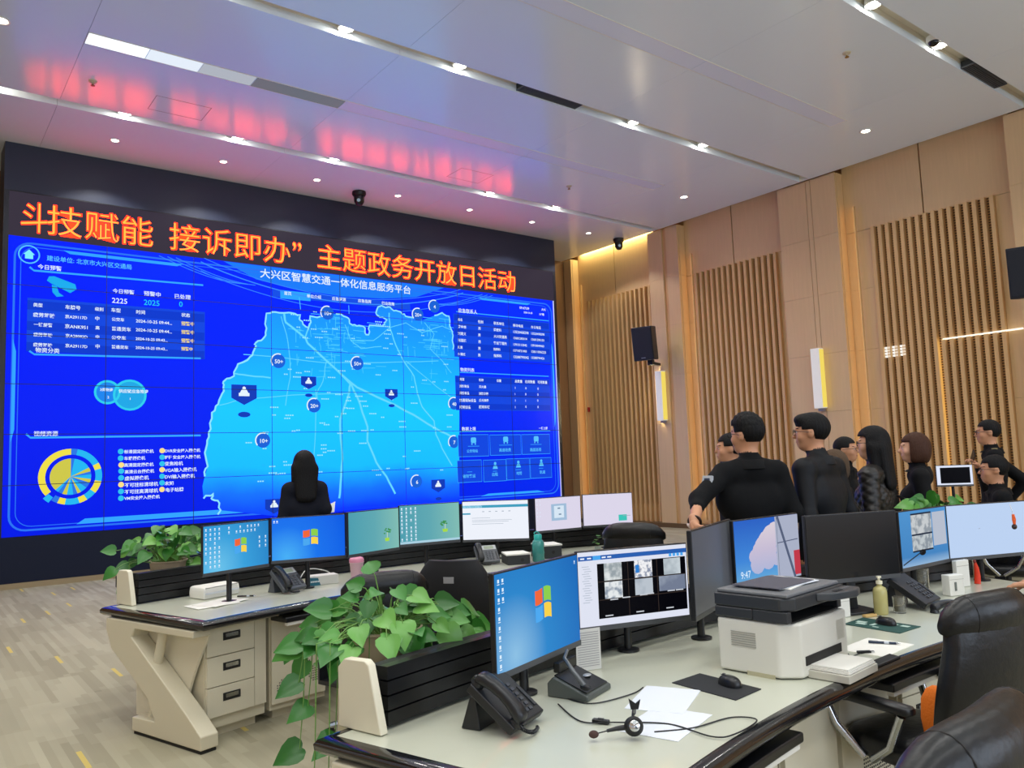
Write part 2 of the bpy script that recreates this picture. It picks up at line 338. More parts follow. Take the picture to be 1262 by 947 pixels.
# ------------------------------------------------------------------ ceiling fittings
ORD = ('first','second','third','fourth','fifth','sixth','seventh','eighth')
white_p = mat('white_plastic','e9e6dd',.4); lamp_e = emi('lamp_lens','fff6e6',14); black_p = mat('black_plastic','101114',.4)
def downlight(x, y, label, r=.06):
    t = thing('downlight', label, 'downlight', (x,y,H-.012))
    MB().lathe([(r*.8,.012),(r*1.25,.012),(r*1.3,.004),(r*1.05,0),(r*.85,.01),(r*.8,.012)], 20).build('trim_ring', white_p, t, smooth=True)
    MB().lathe([(0,.006),(r*.8,.005),(r*.82,.011)], 20).build('lens', lamp_e, t)
for i, (x, y) in enumerate(ROW_DOWN): downlight(x, y, f'{ORD[i]} small round downlight from the left in the row over the video wall')
for (x, y), s in zip(MID_DOWN[:3], ('small round downlight near the wall, between the two farther light slots','small round downlight near the wall, closest to the camera','round downlight at the left frame edge, beside the glowing linear panel')): downlight(x, y, s, .075)
for gi, gy in enumerate(GROOVES[:3]):
    for xi, gx in enumerate(GX):
        if gx < 2 or (gi == 2 and gx < 8): continue
        t = thing('slot_lamp', f'bright lamp in the {("farthest","middle","nearest")[gi]} ceiling slot, {ORD[xi-3] if gi < 2 else ORD[xi-6]} one in view from the left', 'ceiling lamp', (gx,gy,H+.05))
        MB().lathe([(.05,.12),(.095,.115),(.1,.0),(.085,.0),(.075,.04)], 20).build('housing', white_p, t, smooth=True)
        MB().lathe([(0,.035),(.075,.03),(.076,.05)], 20).build('lens', lamp_e, t)
vent_m = mat('vent_grey','55585c',.5)
for x0, x1, gi, s in ((6.9,8.03,1,'dark air vent grille set in the middle ceiling slot'),(11.78,12.9,2,'dark air vent grille at the end of the nearest ceiling slot')):
    t = thing('air_vent', s, 'air vent', (x0,GROOVES[gi],H+.02))
    MB().span((0,-.06,.02),(x1-x0,.1,.1)).build('duct', mat('vent_dark','24272b',.7), t)
    fm = MB()
    for a, b in (((0,.09,0),(x1-x0,.108,.02)),((0,-.07,0),(x1-x0,-.06,.02)),((0,-.06,0),(.012,.09,.02)),((x1-x0-.012,-.06,0),(x1-x0,.09,.02))): fm.span(a,b)
    fm.build('frame', vent_m, t)
    for k in range(5): MB().span((.014,-.045+k*.028,.004),(x1-x0-.014,-.037+k*.028,.016)).build('slat', vent_m, t)
t = thing('dome_camera','small dark dome camera in the nearest ceiling slot','camera',(10.7,GROOVES[2]-.02,H+.03))
MB().lathe([(.09,.07),(.09,.02),(.075,.0)],20).build('housing', white_p, t, smooth=True); MB().ell((0,0,.0),(.07,.07,.06)).build('dome', mat('dome_glass','0b0b0d',.1), t, smooth=True)
def linear(y, segs, label):
    x0, x1 = segs[0][0], segs[-1][1]
    t = thing('linear_light', label, 'ceiling light', (x0,y,H-.006))
    fr = MB()
    for a, b in (((0,-.15,0),(x1-x0,-.142,.006)),((0,.142,0),(x1-x0,.15,.006)),((0,-.15,0),(.01,.15,.006)),((x1-x0-.01,-.15,0),(x1-x0,.15,.006))): fr.span(a,b)
    fr.build('frame', white_p, t)
    for a, b, e in segs:
        MB().span((a-x0+.006,-.14,.002),(b-x0-.006,.14,.006)).build('diffuser', emi('diffuser_%s'%e,'e8f4ff',e) if e else mat('diffuser_off','e4eafa',.3), t)
linear(10.32, [(1.655,2.35,1.5),(2.35,3.0,.95),(3.0,3.7,.5),(3.7,5.0,.16),(5.0,8.5,0),(8.5,11.8,0)], 'long flush linear ceiling light, glowing white at its left end')  # stepped emission imitates the fade along the panel
linear(6.62, [(1.66,5.0,0),(5.0,8.5,0),(8.5,12.0,0)], 'long flush linear ceiling light, switched off, between the nearer slots')
for x, y, s in ((1.93,11.47,'small sprinkler head over the left end of the video wall'),(9.92,5.28,'small sprinkler head in the ceiling near the nearest slot'),(10.2,11.2,'small sprinkler head past the right end of the red reflection')):
    t = thing('sprinkler', s, 'sprinkler', (x,y,H))
    MB().lathe([(0,0),(.055,0),(.05,-.015),(.02,-.02),(.02,-.04)],16).build('escutcheon', mat('cream_plastic','cfc3a5',.4), t, smooth=True)
    MB().lathe([(0,-.07),(.028,-.065),(.028,-.06),(.008,-.055),(.008,-.04),(0,-.04)],16).build('deflector', mat('brass','a8884a',.3,1), t, smooth=True)
def ptz(x, y, label):
    t = thing('ceiling_camera', label, 'camera', (x,y,H))
    MB().lathe([(0,0),(.13,0),(.135,-.05),(.11,-.09),(0,-.09)],24).build('mount', black_p, t, smooth=True)
    MB().lathe([(0,-.28),(.06,-.26),(.095,-.2),(.1,-.1),(.0,-.09)],24).build('head', mat('camera_black','0a0a0c',.3), t, smooth=True)
    MB().lathe([(0,.012),(.03,.01),(.034,0)],16,M=Matrix.Translation((-.05,-.075,-.19)) @ Matrix.Rotation(R_(-35),4,'Z') @ Matrix.Rotation(R_(90),4,'X')).build('lens', emi('camera_lens','9fb0c0',.6), t)  # lens glint painted as a weak emission
ptz(6.92,13.6,'black pan-tilt camera hanging over the middle of the banner'); ptz(13.75,13.4,'black pan-tilt camera hanging in the corner by the slatted wall')

# wall lamps and loudspeakers on the pillars
def wall_lamp(y, z, label):
    t = thing('wall_lamp', label, 'wall lamp', (14.05,y,z))
    MB().span((-.16,-.09,0),(0,.09,1.15)).build('body', mat('lamp_white','e4e2dc',.45,emit=('dcdad0',.3)), t, bevel=.006)
    MB().span((-.145,-.1,.02),(-.015,-.089,1.13)).build('glow_side', emi('sconce_yellow','e8cf5e',1.1), t)
    MB().span((-.09,-.05,-.05),(0,.05,0)).build('bracket', mat('lamp_bracket','8a8799',.5), t)
wall_lamp(8.5,2.43,'slim white wall lamp glowing yellow on the pillar behind the glasses man')
wall_lamp(12.5,2.44,'slim white wall lamp below the far black loudspeaker')
def speaker(x, y, z, rz, label):
    t = thing('loudspeaker', label, 'loudspeaker', (x,y,z), rz)
    M = Matrix.Rotation(R_(7),4,'X')
    MB().prism([(-.25,-.2),(.25,-.2),(.17,.22),(-.17,.22)],0,.76,M=M).build('cabinet', mat('speaker_black','101623',.5), t, bevel=.012)
    MB().span((-.23,-.215,.03),(.23,-.2,.73),M).build('grille', mat('speaker_grille','0c1220',.7,bump=.4,scale=120), t, bevel=.006)
    MB().span((-.05,-.222,.05),(.05,-.214,.07),M).build('badge', mat('badge_grey','8c929c',.3,.6), t)
    MB().span((-.06,.1,-.1),(.06,.22,.02)).span((-.035,.2,-.08),(.035,.62,-.02)).build('bracket', mat('bracket_black','0c0c10',.4), t)
    return t
speaker(13.42,12.35,3.80,R_(-72),'black loudspeaker bracketed on the far pillar above a wall lamp')
speaker(13.4,4.6,3.80,R_(-72),'black loudspeaker at the right edge of the photo, on the near pillar')
t = thing('lit_grille','three white lit louvres between the wood slats','wall grille',(14.22,7.12,3.27))  # emissive white bars set between the slats
for i, yy in enumerate((-.20,-.06,.08)):
    for k in range(4): MB().span((0,yy,k*.052),(.07,yy+.1,k*.052+.034)).build('louvre', emi('louvre_white','f6f2ea',1.1), t)
    MB().span((.06,yy,0),(.075,yy+.1,.2)).build('back_plate', white_p, t)
t = thing('alarm_button','small red fire alarm button on the far slatted wall','alarm button',(14.24,15.32,2.9)); 
MB().span((0,-.06,-.06),(.06,.06,.06)).build('box', mat('alarm_red','b01c18',.4), t, bevel=.008); MB().cyl((-.012,0,0),(.002,0,0),.03).build('button', mat('alarm_dark','5a0c0c',.4), t)
# picture data of the video wall (metres from its lower left corner / floor)
MAP=[(4.08, 4.53), (4.25, 4.57), (4.44, 4.57), (4.64, 4.57), (4.74, 4.56), (4.74, 4.45), (4.83, 4.35), (4.89, 4.28), (4.95, 4.43), (4.93, 4.55), (5.15, 4.56), (5.47, 4.64), (5.61, 4.62), (5.74, 4.57), (5.76, 4.47), (5.92, 4.43), (6.1, 4.4), (6.11, 4.28), (6.18, 4.29), (6.2, 4.47), (6.5, 4.47), (6.53, 4.55), (6.6, 4.6), (6.36, 4.7), (6.4, 4.86), (6.63, 4.88), (6.76, 4.81), (6.92, 4.8), (7.03, 4.72), (7.21, 4.71), (7.45, 4.67), (7.74, 4.79), (7.94, 4.87), (8.11, 4.81), (8.16, 4.52), (8.2, 4.39), (8.19, 4.08), (8.35, 3.93), (8.31, 2.87), (8.27, 1.83), (8.24, 0.83), (6.94, 0.81), (5.51, 0.81), (4.23, 0.8), (3.24, 0.97), (3.19, 1.14), (3.08, 1.18), (3.12, 1.27), (2.95, 1.19), (2.93, 1.4), (2.97, 1.57), (3.02, 1.74), (2.97, 1.98), (3.01, 2.19), (3.07, 2.39), (3.09, 2.68), (3.2, 2.83), (3.27, 3.02), (3.29, 3.13), (3.29, 3.23), (3.48, 3.34), (3.55, 3.56), (3.77, 3.7), (3.86, 3.86), (3.88, 3.97), (4.03, 4.07), (4.08, 4.25)]
MAP_EDGE=[[(2.97, 1.57), (3.02, 1.74), (2.97, 1.98), (3.01, 2.19), (3.07, 2.39), (3.09, 2.68), (3.2, 2.83), (3.27, 3.02), (3.29, 3.13), (3.29, 3.23), (3.48, 3.34), (3.55, 3.56), (3.77, 3.7), (3.86, 3.86), (3.88, 3.97), (4.03, 4.07), (4.08, 4.25), (4.08, 4.53), (4.25, 4.57), (4.44, 4.57), (4.64, 4.57), (4.74, 4.56), (4.74, 4.45), (4.83, 4.35), (4.89, 4.28), (4.95, 4.43), (4.93, 4.55), (5.15, 4.56)], [(5.47, 4.64), (5.61, 4.62), (5.74, 4.57), (5.76, 4.47), (5.92, 4.43), (6.1, 4.4), (6.11, 4.28), (6.18, 4.29), (6.2, 4.47), (6.5, 4.47), (6.53, 4.55), (6.6, 4.6), (6.36, 4.7), (6.4, 4.86), (6.63, 4.88), (6.76, 4.81), (6.92, 4.8), (7.03, 4.72), (7.21, 4.71)], [(7.74, 4.79), (7.94, 4.87), (8.11, 4.81), (8.16, 4.52), (8.2, 4.39), (8.19, 4.08)], [(2.95, 1.19), (3.12, 1.27), (3.08, 1.18), (3.19, 1.14), (3.24, 0.97), (3.19, 0.9)]]
ROADS=[[(4.42, 4.55), (4.45, 4.39), (4.83, 4.12), (4.89, 4.01), (5.26, 3.7), (5.56, 3.45), (5.9, 3.2), (6.54, 2.94), (7.18, 2.66), (7.68, 2.39), (8.1, 2.2)], [(4.95, 4.43), (4.83, 4.12)], [(6.65, 4.76), (6.66, 4.44), (6.79, 4.09), (6.96, 3.78), (7.2, 3.47), (7.27, 3.12), (7.38, 2.83), (7.66, 2.54), (7.7, 2.25), (7.84, 1.96), (8.08, 1.59)], [(5.56, 3.45), (5.76, 3.29), (5.7, 3.01), (5.53, 2.58), (5.53, 2.19), (5.56, 1.8), (5.51, 1.31), (5.48, 1.05)], [(5.56, 3.45), (5.78, 3.24), (5.96, 2.86), (6.11, 2.42), (6.1, 2.14), (6.29, 1.71), (6.51, 1.42), (6.7, 1.07)], [(3.48, 3.39), (3.72, 3.36), (4.15, 3.33)], [(4.36, 4.5), (4.46, 4.17), (4.52, 3.74), (4.53, 3.36), (4.43, 2.82)], [(3.65, 3.74), (4.26, 3.73), (5.22, 3.66), (6.45, 3.72), (7.81, 3.82)], [(5.66, 4.44), (5.78, 4.13), (6.0, 3.98), (6.46, 4.05)], [(5.26, 3.7), (5.18, 3.3), (5.05, 3.06), (5.09, 2.75)], [(3.22, 2.81), (3.65, 2.93), (4.56, 3.02), (5.72, 3.08)], [(5.03, 3.14), (5.02, 2.52), (4.98, 1.91), (5.02, 1.29)], [(7.49, 4.62), (7.72, 4.39), (7.61, 4.07), (7.91, 3.82), (8.13, 3.57)], [(6.65, 4.45), (7.04, 4.58), (7.42, 4.4), (7.93, 4.58), (8.16, 4.51)], [(6.65, 4.45), (6.28, 4.16), (5.92, 4.14)], [(7.02, 3.78), (7.59, 3.38), (8.11, 3.04)]]
DISCS=[('10+', 5.29, 4.64), ('50+', 4.3, 3.65), ('50+', 5.91, 3.68), ('20+', 4.99, 2.83), ('10+', 4.0, 2.18), ('20+', 7.33, 4.78), ('4', 7.74, 4.99), ('6', 7.2, 1.29), ('40', 8.17, 2.91), ('7', 8.14, 2.09)]
BADGES=[(3.66, 3.05, 1.35), (4.89, 3.29, 0.9), (6.66, 3.1, 0.85), (7.72, 1.21, 1.0), (4.2, 1.01, 1.0)]
LEG=[(1.63, 2.03, 'c'), (1.63, 1.92, 'c'), (1.64, 1.81, 'y'), (1.64, 1.71, 'c'), (1.64, 1.6, 'c'), (1.64, 1.49, 'y'), (1.64, 1.38, 'c'), (1.64, 1.27, 'c'), (2.27, 2.03, 'y'), (2.27, 1.92, 'c'), (2.27, 1.81, 'c'), (2.27, 1.71, 'y'), (2.27, 1.6, 'c'), (2.27, 1.49, 'c'), (2.27, 1.38, 'y')]
TXT=[('建设单位: 北京市大兴区交通局', 0.52, 5.09, 0.1, 'c'), ('今日预警', 0.4, 4.94, 0.09, 'w'), ('今日预警', 1.48, 4.66, 0.09, 'w'), ('预警中', 1.96, 4.66, 0.1, 'w'), ('已处理', 2.45, 4.66, 0.1, 'w'), ('2225', 1.47, 4.49, 0.13, 'w'), ('2025', 1.96, 4.5, 0.14, 't'), ('0', 2.53, 4.52, 0.14, 't'), ('类型', 0.35, 4.33, 0.07, 'w'), ('车牌号', 0.79, 4.33, 0.08, 'w'), ('级别', 1.22, 4.34, 0.07, 'w'), ('车型', 1.46, 4.34, 0.08, 'w'), ('时间', 1.84, 4.34, 0.08, 'w'), ('状态', 2.57, 4.35, 0.08, 'w'), ('疲劳驾驶', 0.35, 4.17, 0.08, 'w'), ('京A29117D', 0.79, 4.18, 0.07, 'w'), ('中', 1.22, 4.18, 0.08, 'w'), ('公交车', 1.47, 4.19, 0.07, 'w'), ('2024-10-25 09:44...', 1.84, 4.19, 0.08, 'w'), ('预警中', 2.57, 4.2, 0.08, 'y'), ('一键报警', 0.36, 4.02, 0.07, 'w'), ('京ANK951', 0.79, 4.02, 0.08, 'w'), ('高', 1.23, 4.03, 0.07, 'w'), ('普通货车', 1.47, 4.03, 0.08, 'w'), ('2024-10-25 09:44...', 1.84, 4.04, 0.08, 'w'), ('预警中', 2.57, 4.05, 0.08, 'y'), ('疲劳驾驶', 0.36, 3.86, 0.07, 'w'), ('京A28082D', 0.8, 3.87, 0.07, 'w'), ('中', 1.23, 3.88, 0.07, 'w'), ('公交车', 1.47, 3.88, 0.08, 'w'), ('2024-10-25 09:43...', 1.84, 3.89, 0.07, 'w'), ('预警中', 2.57, 3.9, 0.08, 'y'), ('疲劳驾驶', 0.36, 3.7, 0.07, 'w'), ('京A29117D', 0.8, 3.71, 0.07, 'w'), ('中', 1.23, 3.72, 0.08, 'w'), ('普通货车', 1.47, 3.73, 0.07, 'w'), ('2024-10-25 09:43...', 1.84, 3.74, 0.07, 'w'), ('预警中', 2.57, 3.76, 0.07, 'y'), ('物资分类', 0.39, 3.61, 0.09, 'w'), ('视频资源', 0.39, 2.3, 0.09, 'w'), ('3类物资', 1.31, 3.02, 0.06, 'w'), ('2', 1.42, 2.9, 0.06, 'w'), ('供应链应急物资', 1.59, 3.0, 0.07, 'w'), ('1', 1.75, 2.88, 0.06, 'w'), ('标清固定摄像机', 1.68, 2.0, 0.07, 'w'), ('车载摄像机', 1.68, 1.89, 0.07, 'w'), ('高清固定摄像机', 1.68, 1.78, 0.07, 'w'), ('高清云台摄像机', 1.69, 1.67, 0.07, 'w'), ('虚拟摄像机', 1.69, 1.56, 0.08, 'w'), ('不可控标清球机', 1.69, 1.45, 0.08, 'w'), ('不可控高清球机', 1.69, 1.34, 0.08, 'w'), ('VM安全接入摄像机', 1.69, 1.24, 0.07, 'w'), ('DVR安全接入摄像机', 2.31, 2.0, 0.07, 'w'), ('矩阵安全接入摄像机', 2.31, 1.89, 0.07, 'w'), ('变焦枪机', 2.31, 1.78, 0.08, 'w'), ('VGA输入摄像机', 2.31, 1.67, 0.08, 'w'), ('DVI输入摄像机', 2.31, 1.56, 0.08, 'w'), ('未知', 2.31, 1.45, 0.08, 'w'), ('电子站牌', 2.32, 1.34, 0.08, 'w'), ('首页', 4.42, 4.92, 0.08, 'w'), ('单位介绍', 4.87, 4.91, 0.08, 'w'), ('应急资源', 5.39, 4.91, 0.08, 'w'), ('应急指挥', 5.95, 4.92, 0.08, 'w'), ('行业政策', 6.48, 4.92, 0.08, 'w'), ('应急联系人', 8.35, 4.92, 0.11, 'w'), ('09:47:09', 10.06, 5.14, 0.09, 'w'), ('2024-10-25', 10.18, 5.05, 0.06, 'w'), ('大兴', 10.72, 5.16, 0.07, 'w'), ('10°晴', 10.64, 5.04, 0.07, 'w'), ('姓名', 8.33, 4.73, 0.07, 'w'), ('性别', 8.87, 4.72, 0.08, 'w'), ('联系单位', 9.3, 4.72, 0.08, 'w'), ('移动电话', 9.85, 4.71, 0.08, 'w'), ('办公电话', 10.38, 4.71, 0.08, 'w'), ('周金林', 8.33, 4.57, 0.08, 'w'), ('男', 8.87, 4.57, 0.08, 'w'), ('调度科', 9.29, 4.57, 0.08, 'w'), ('13520468298', 9.84, 4.56, 0.09, 'w'), ('13520498298', 10.37, 4.56, 0.08, 'w'), ('刘建义', 8.32, 4.42, 0.08, 'w'), ('男', 8.86, 4.42, 0.08, 'w'), ('大兴交通局', 9.29, 4.42, 0.08, 'w'), ('13681285014', 9.84, 4.42, 0.08, 'w'), ('13681290153', 10.36, 4.42, 0.08, 'w'), ('张国栋', 8.32, 4.27, 0.08, 'w'), ('男', 8.86, 4.27, 0.08, 'w'), ('客运管理所', 9.28, 4.27, 0.08, 'w'), ('13910113042', 9.83, 4.27, 0.08, 'w'), ('13910049463', 10.35, 4.28, 0.08, 'w'), ('赵昱', 8.31, 4.12, 0.07, 'w'), ('男', 8.85, 4.12, 0.08, 'w'), ('指挥科', 9.27, 4.13, 0.07, 'w'), ('13718721403', 9.82, 4.13, 0.08, 'w'), ('13811096325', 10.35, 4.13, 0.09, 'w'), ('何建红', 8.31, 3.97, 0.07, 'w'), ('男', 8.84, 3.97, 0.08, 'w'), ('指挥科', 9.27, 3.98, 0.08, 'w'), ('13288790042', 9.82, 3.98, 0.09, 'w'), ('13288790426', 10.34, 3.99, 0.08, 'w'), ('物资列表', 8.36, 3.62, 0.1, 'w'), ('类型', 8.33, 3.42, 0.07, 'w'), ('名称', 8.84, 3.42, 0.07, 'w'), ('位置', 9.33, 3.42, 0.07, 'w'), ('总数量', 9.84, 3.42, 0.08, 'w'), ('在用数量', 10.14, 3.42, 0.08, 'w'), ('可用数量', 10.51, 3.42, 0.08, 'w'), ('消防装备', 8.32, 3.27, 0.07, 'w'), ('灭火器', 8.84, 3.27, 0.07, 'w'), ('1', 9.83, 3.27, 0.08, 'w'), ('0', 10.14, 3.27, 0.08, 'w'), ('0', 10.5, 3.27, 0.08, 'w'), ('消防装备', 8.32, 3.12, 0.07, 'w'), ('消防沙箱', 8.83, 3.12, 0.07, 'w'), ('1', 9.82, 3.13, 0.07, 'w'), ('0', 10.13, 3.13, 0.08, 'w'), ('0', 10.49, 3.13, 0.08, 'w'), ('交通保障设备', 8.31, 2.96, 0.08, 'w'), ('反光锥桶', 8.83, 2.97, 0.07, 'w'), ('1', 9.82, 2.98, 0.08, 'w'), ('1', 10.12, 2.98, 0.08, 'w'), ('0', 10.48, 2.99, 0.08, 'w'), ('照明设备', 8.31, 2.81, 0.08, 'w'), ('照明车辆', 8.82, 2.82, 0.08, 'w'), ('1', 9.81, 2.83, 0.08, 'w'), ('0', 10.12, 2.84, 0.08, 'w'), ('0', 10.48, 2.84, 0.08, 'w'), ('数据上报', 8.35, 2.33, 0.1, 'w'), ('一键上报', 10.5, 2.35, 0.07, 'w'), ('公交场站', 8.46, 1.86, 0.08, 'c'), ('高速收费', 9.33, 1.86, 0.09, 'c'), ('路面巡视', 10.21, 1.85, 0.09, 'c'), ('省际客运', 8.34, 1.32, 0.09, 'c'), ('出租', 9.11, 1.33, 0.09, 'c'), ('地铁', 9.79, 1.33, 0.09, 'c'), ('轨道', 10.47, 1.33, 0.09, 'c')]
TITLE=(3.96, 5.21, 7.17, 5.24, 0.16)
Q_home=(0.28, 5.15)
Q_cam=(0.73, 4.7)
Q_bub1=(1.42, 3.0)
Q_bub2=(1.76, 2.96)
Q_donut=(0.91, 1.65)
Q_donut_r=(1.36, 1.63)
Q_uline1=[(0.29, 4.95), (0.35, 4.9), (2.94, 4.94)]
Q_uline2=[(0.31, 3.62), (0.38, 3.57), (2.9, 3.63)]
Q_uline3=[(0.29, 2.33), (0.35, 2.27), (2.9, 2.28)]
Q_tbl1=[(0.27, 4.42), (2.96, 4.46), (2.97, 3.65), (0.29, 3.62)]
Q_rul1=[(8.3, 4.89), (10.93, 4.96)]
Q_rul2=[(8.32, 3.58), (10.86, 3.61)]
Q_rul3=[(8.29, 2.31), (10.84, 2.31)]
Q_rt1=[(8.25, 4.84), (10.95, 4.88), (10.9, 3.93), (8.22, 3.93)]
Q_rt2=[(8.23, 3.52), (10.88, 3.5), (10.87, 2.79), (8.22, 2.77)]
Q_k1=[(8.25, 2.24), (9.05, 2.23), (9.04, 1.77), (8.25, 1.78)]
Q_k2=[(9.1, 2.23), (9.95, 2.22), (9.92, 1.78), (9.09, 1.78)]
Q_k3=[(10.0, 2.23), (10.81, 2.23), (10.81, 1.78), (9.98, 1.79)]
Q_k4=[(8.21, 1.69), (8.84, 1.69), (8.84, 1.22), (8.21, 1.23)]
Q_k5=[(8.91, 1.68), (9.51, 1.68), (9.5, 1.22), (8.89, 1.21)]
Q_k6=[(9.54, 1.69), (10.18, 1.69), (10.16, 1.22), (9.52, 1.23)]
Q_k7=[(10.23, 1.69), (10.83, 1.69), (10.82, 1.23), (10.2, 1.23)]
# ------------------------------------------------------------------ video wall
VX, VY = 1.265, 14.32
vw = thing('video_wall','huge blue video wall showing a district traffic map, with an orange scrolling banner','video wall',(VX,VY,0))
navy = mat('wall_navy','161c2e',.42,spec=.4); PW, PH, Z0 = 1.39, .7767, .77
MB().span((-.075,.03,.08),(11.195,.62,H)).build('cabinet', navy, vw)
MB().span((-.075,-.012,.085),(11.195,.03,.765)).build('base_panel', mat('base_navy','0c1730',.65,spec=.3), vw)
MB().span((-.075,-.012,6.15),(11.195,.03,H-.002)).build('fascia', mat('fascia_navy','2b3247',.4,spec=.4), vw)
for x0, x1 in ((-.075,-.004),(11.124,11.195)): MB().span((x0,-.012,.765),(x1,.03,6.15)).build('side_trim', mat('trim_navy','0f1422',.4), vw)
MB().span((-.075,-.03,0),(11.195,.62,.082)).build('plinth', mat('plinth_tan','9d8c6d',.55), vw)
MB().span((-.004,-.008,5.435),(11.124,.03,6.135)).build('led_banner', emi('led_dark','39323f',1.0), vw)
MB().span((-.004,-.010,6.135),(11.124,.03,6.15)).build('banner_trim', mat('trim_black','06070b',.5), vw)
# glowing panel tiles; their picture colour runs across the whole wall
def panel_mat():
    m = emi('panel_picture','0a2be0',1.0); N = m.node_tree.nodes; L = m.node_tree.links
    g = N.new('ShaderNodeNewGeometry'); sp = N.new('ShaderNodeSeparateXYZ'); L.new(g.outputs['Position'], sp.inputs[0])
    mr = N.new('ShaderNodeMapRange'); mr.inputs[1].default_value = VX; mr.inputs[2].default_value = VX+11.12; L.new(sp.outputs['X'], mr.inputs[0])
    cr = N.new('ShaderNodeValToRGB'); E = cr.color_ramp.elements
    for p_, c in ((.0,'021fde'),(.12,'062ce8'),(.19,'1056fa'),(.25,'1670ff'),(.42,'1a78ff'),(.6,'186cfc'),(.8,'0b48f0'),(1,'062ee6')):
        e = E[0] if p_ == 0 else (E[1] if p_ == 1 else E.new(p_)); e.position = p_; e.color = lin(c)
    L.new(mr.outputs[0], cr.inputs[0])
    mz = N.new('ShaderNodeMapRange'); mz.inputs[1].default_value = Z0; mz.inputs[2].default_value = 5.43; mz.inputs[3].default_value = .82; mz.inputs[4].default_value = 1.1; L.new(sp.outputs['Z'], mz.inputs[0])
    oi = N.new('ShaderNodeObjectInfo'); mu = N.new('ShaderNodeMix'); mu.data_type = 'RGBA'; mu.blend_type = 'MULTIPLY'; mu.inputs[0].default_value = 1
    L.new(cr.outputs[0], mu.inputs[6]); L.new(oi.outputs['Color'], mu.inputs[7]); L.new(mu.outputs[2], N['Principled BSDF'].inputs['Emission Color'])
    L.new(mz.outputs[0], N['Principled BSDF'].inputs['Emission Strength']); return m
pm = MB().span((.003,0,.003),(PW-.003,.028,PH-.003)).mesh('display_panel', panel_mat())
BRIGHT = {(1,5):1.35,(1,4):1.12,(0,0):.92,(0,1):.9,(7,3):.9,(7,2):.92,(6,2):1.12,(6,0):.95}
for c in range(8):
    for r in range(6):
        o = obj('display_panel', pm, vw, (c*PW,0,Z0+r*PH)); k = BRIGHT.get((c,r), 1+rng.uniform(-.05,.05)); o.color = (k,k*1.04,1.35,1)
seam_d = mat('seam_navy','07123a',.6)
for c in range(1,8): MB().span((c*PW-.005,-.011,Z0),(c*PW+.005,-.0095,5.43)).build('panel_seam', seam_d, vw)
for r in range(1,6): MB().span((0,-.011,Z0+r*PH-.005),(11.12,-.0095,Z0+r*PH+.005)).build('panel_seam', seam_d, vw)

# banner lettering: red LED glow behind, yellow-orange core
led_core = emi('led_core','ffffff',1,raw=(11,.6,.08)); led_halo = emi('led_halo','ffffff',1,raw=(8,.10,.02))
for body, x0, w in (('斗',.16,.36),('技赋能',.52,1.58),('接诉即办',2.37,2.18),('主题政务开放日活动',5.10,4.86)):
    for nm, m, bold, yy in (('banner_halo',led_halo,.009,-.010),('banner_text',led_core,-.005,-.013)):
        me = text_mesh(body, m, nm, w, .47, bold); obj(nm, me, vw, (x0,yy,5.555))
for nm, m, bold, yy in (('banner_halo',led_halo,.008,-.010),('banner_text',led_core,-.003,-.013)): obj(nm, text_mesh('”', m, nm, .17, .56, bold), vw, (4.6,yy,5.52))

# picture on the wall
C = {'w':emi('ui_white','e6f4ff',1.0),'c':emi('ui_cyan','58c4ff',1.0),'t':emi('ui_teal','22c8f0',1.0),'y':emi('ui_yellow','ffe65a',1.0)}
ui_line = emi('ui_line','2a74f6',1); ui_glow = emi('ui_glow','1f86ff',1); ui_dark = emi('ui_dark','0a2bc0',1); ui_mid = emi('ui_mid','1248e2',1); ui_hdr = emi('ui_header','0b3bd0',1)
def rect(u0, z0, u1, z1): return [(u0,z0),(u1,z0),(u1,z1),(u0,z1)]
def rrect(u0, z0, u1, z1, r, n=6):
    P = []
    for cx_, cz_, a in ((u1-r,z0+r,-90),(u1-r,z1-r,0),(u0+r,z1-r,90),(u0+r,z0+r,180)):
        P += [(cx_+r*math.cos(R_(a+90*i/n)), cz_+r*math.sin(R_(a+90*i/n))) for i in range(n+1)]
    return P
def disc(x, z, r, n=24, rx=None): return [(x+(rx or r)*math.cos(2*PI*i/n), z+r*math.sin(2*PI*i/n)) for i in range(n)]
bm = rrect(.09,.86,11.03,5.33,.22)
b = MB().line(bm+[bm[0]], .03, -.003); b.line([(p[0]*.985+.083,p[1]*.975+.077) for p in bm+[bm[0]]], .012, -.003)
b.build('picture_border', ui_line, vw)
MB().poly([(1.0,.9),(4.0,.9),(3.85,.98),(1.12,.98)],-.0035).poly([(.75,5.28),(2.6,5.28),(2.5,5.23),(.85,5.23)],-.0035).poly([(8.9,5.30),(10.4,5.30),(10.3,5.25),(9.0,5.25)],-.0035).poly([(10.985,2.4),(11.03,2.6),(11.03,4.2),(10.985,4.4)],-.0035).poly([(.09,2.2),(.135,2.4),(.135,3.6),(.09,3.8)],-.0035).poly([(8.8,.9),(10.6,.9),(10.4,.95),(9.0,.95)],-.0035).build('border_accent', emi('border_accent','2f9bff',1.15), vw)
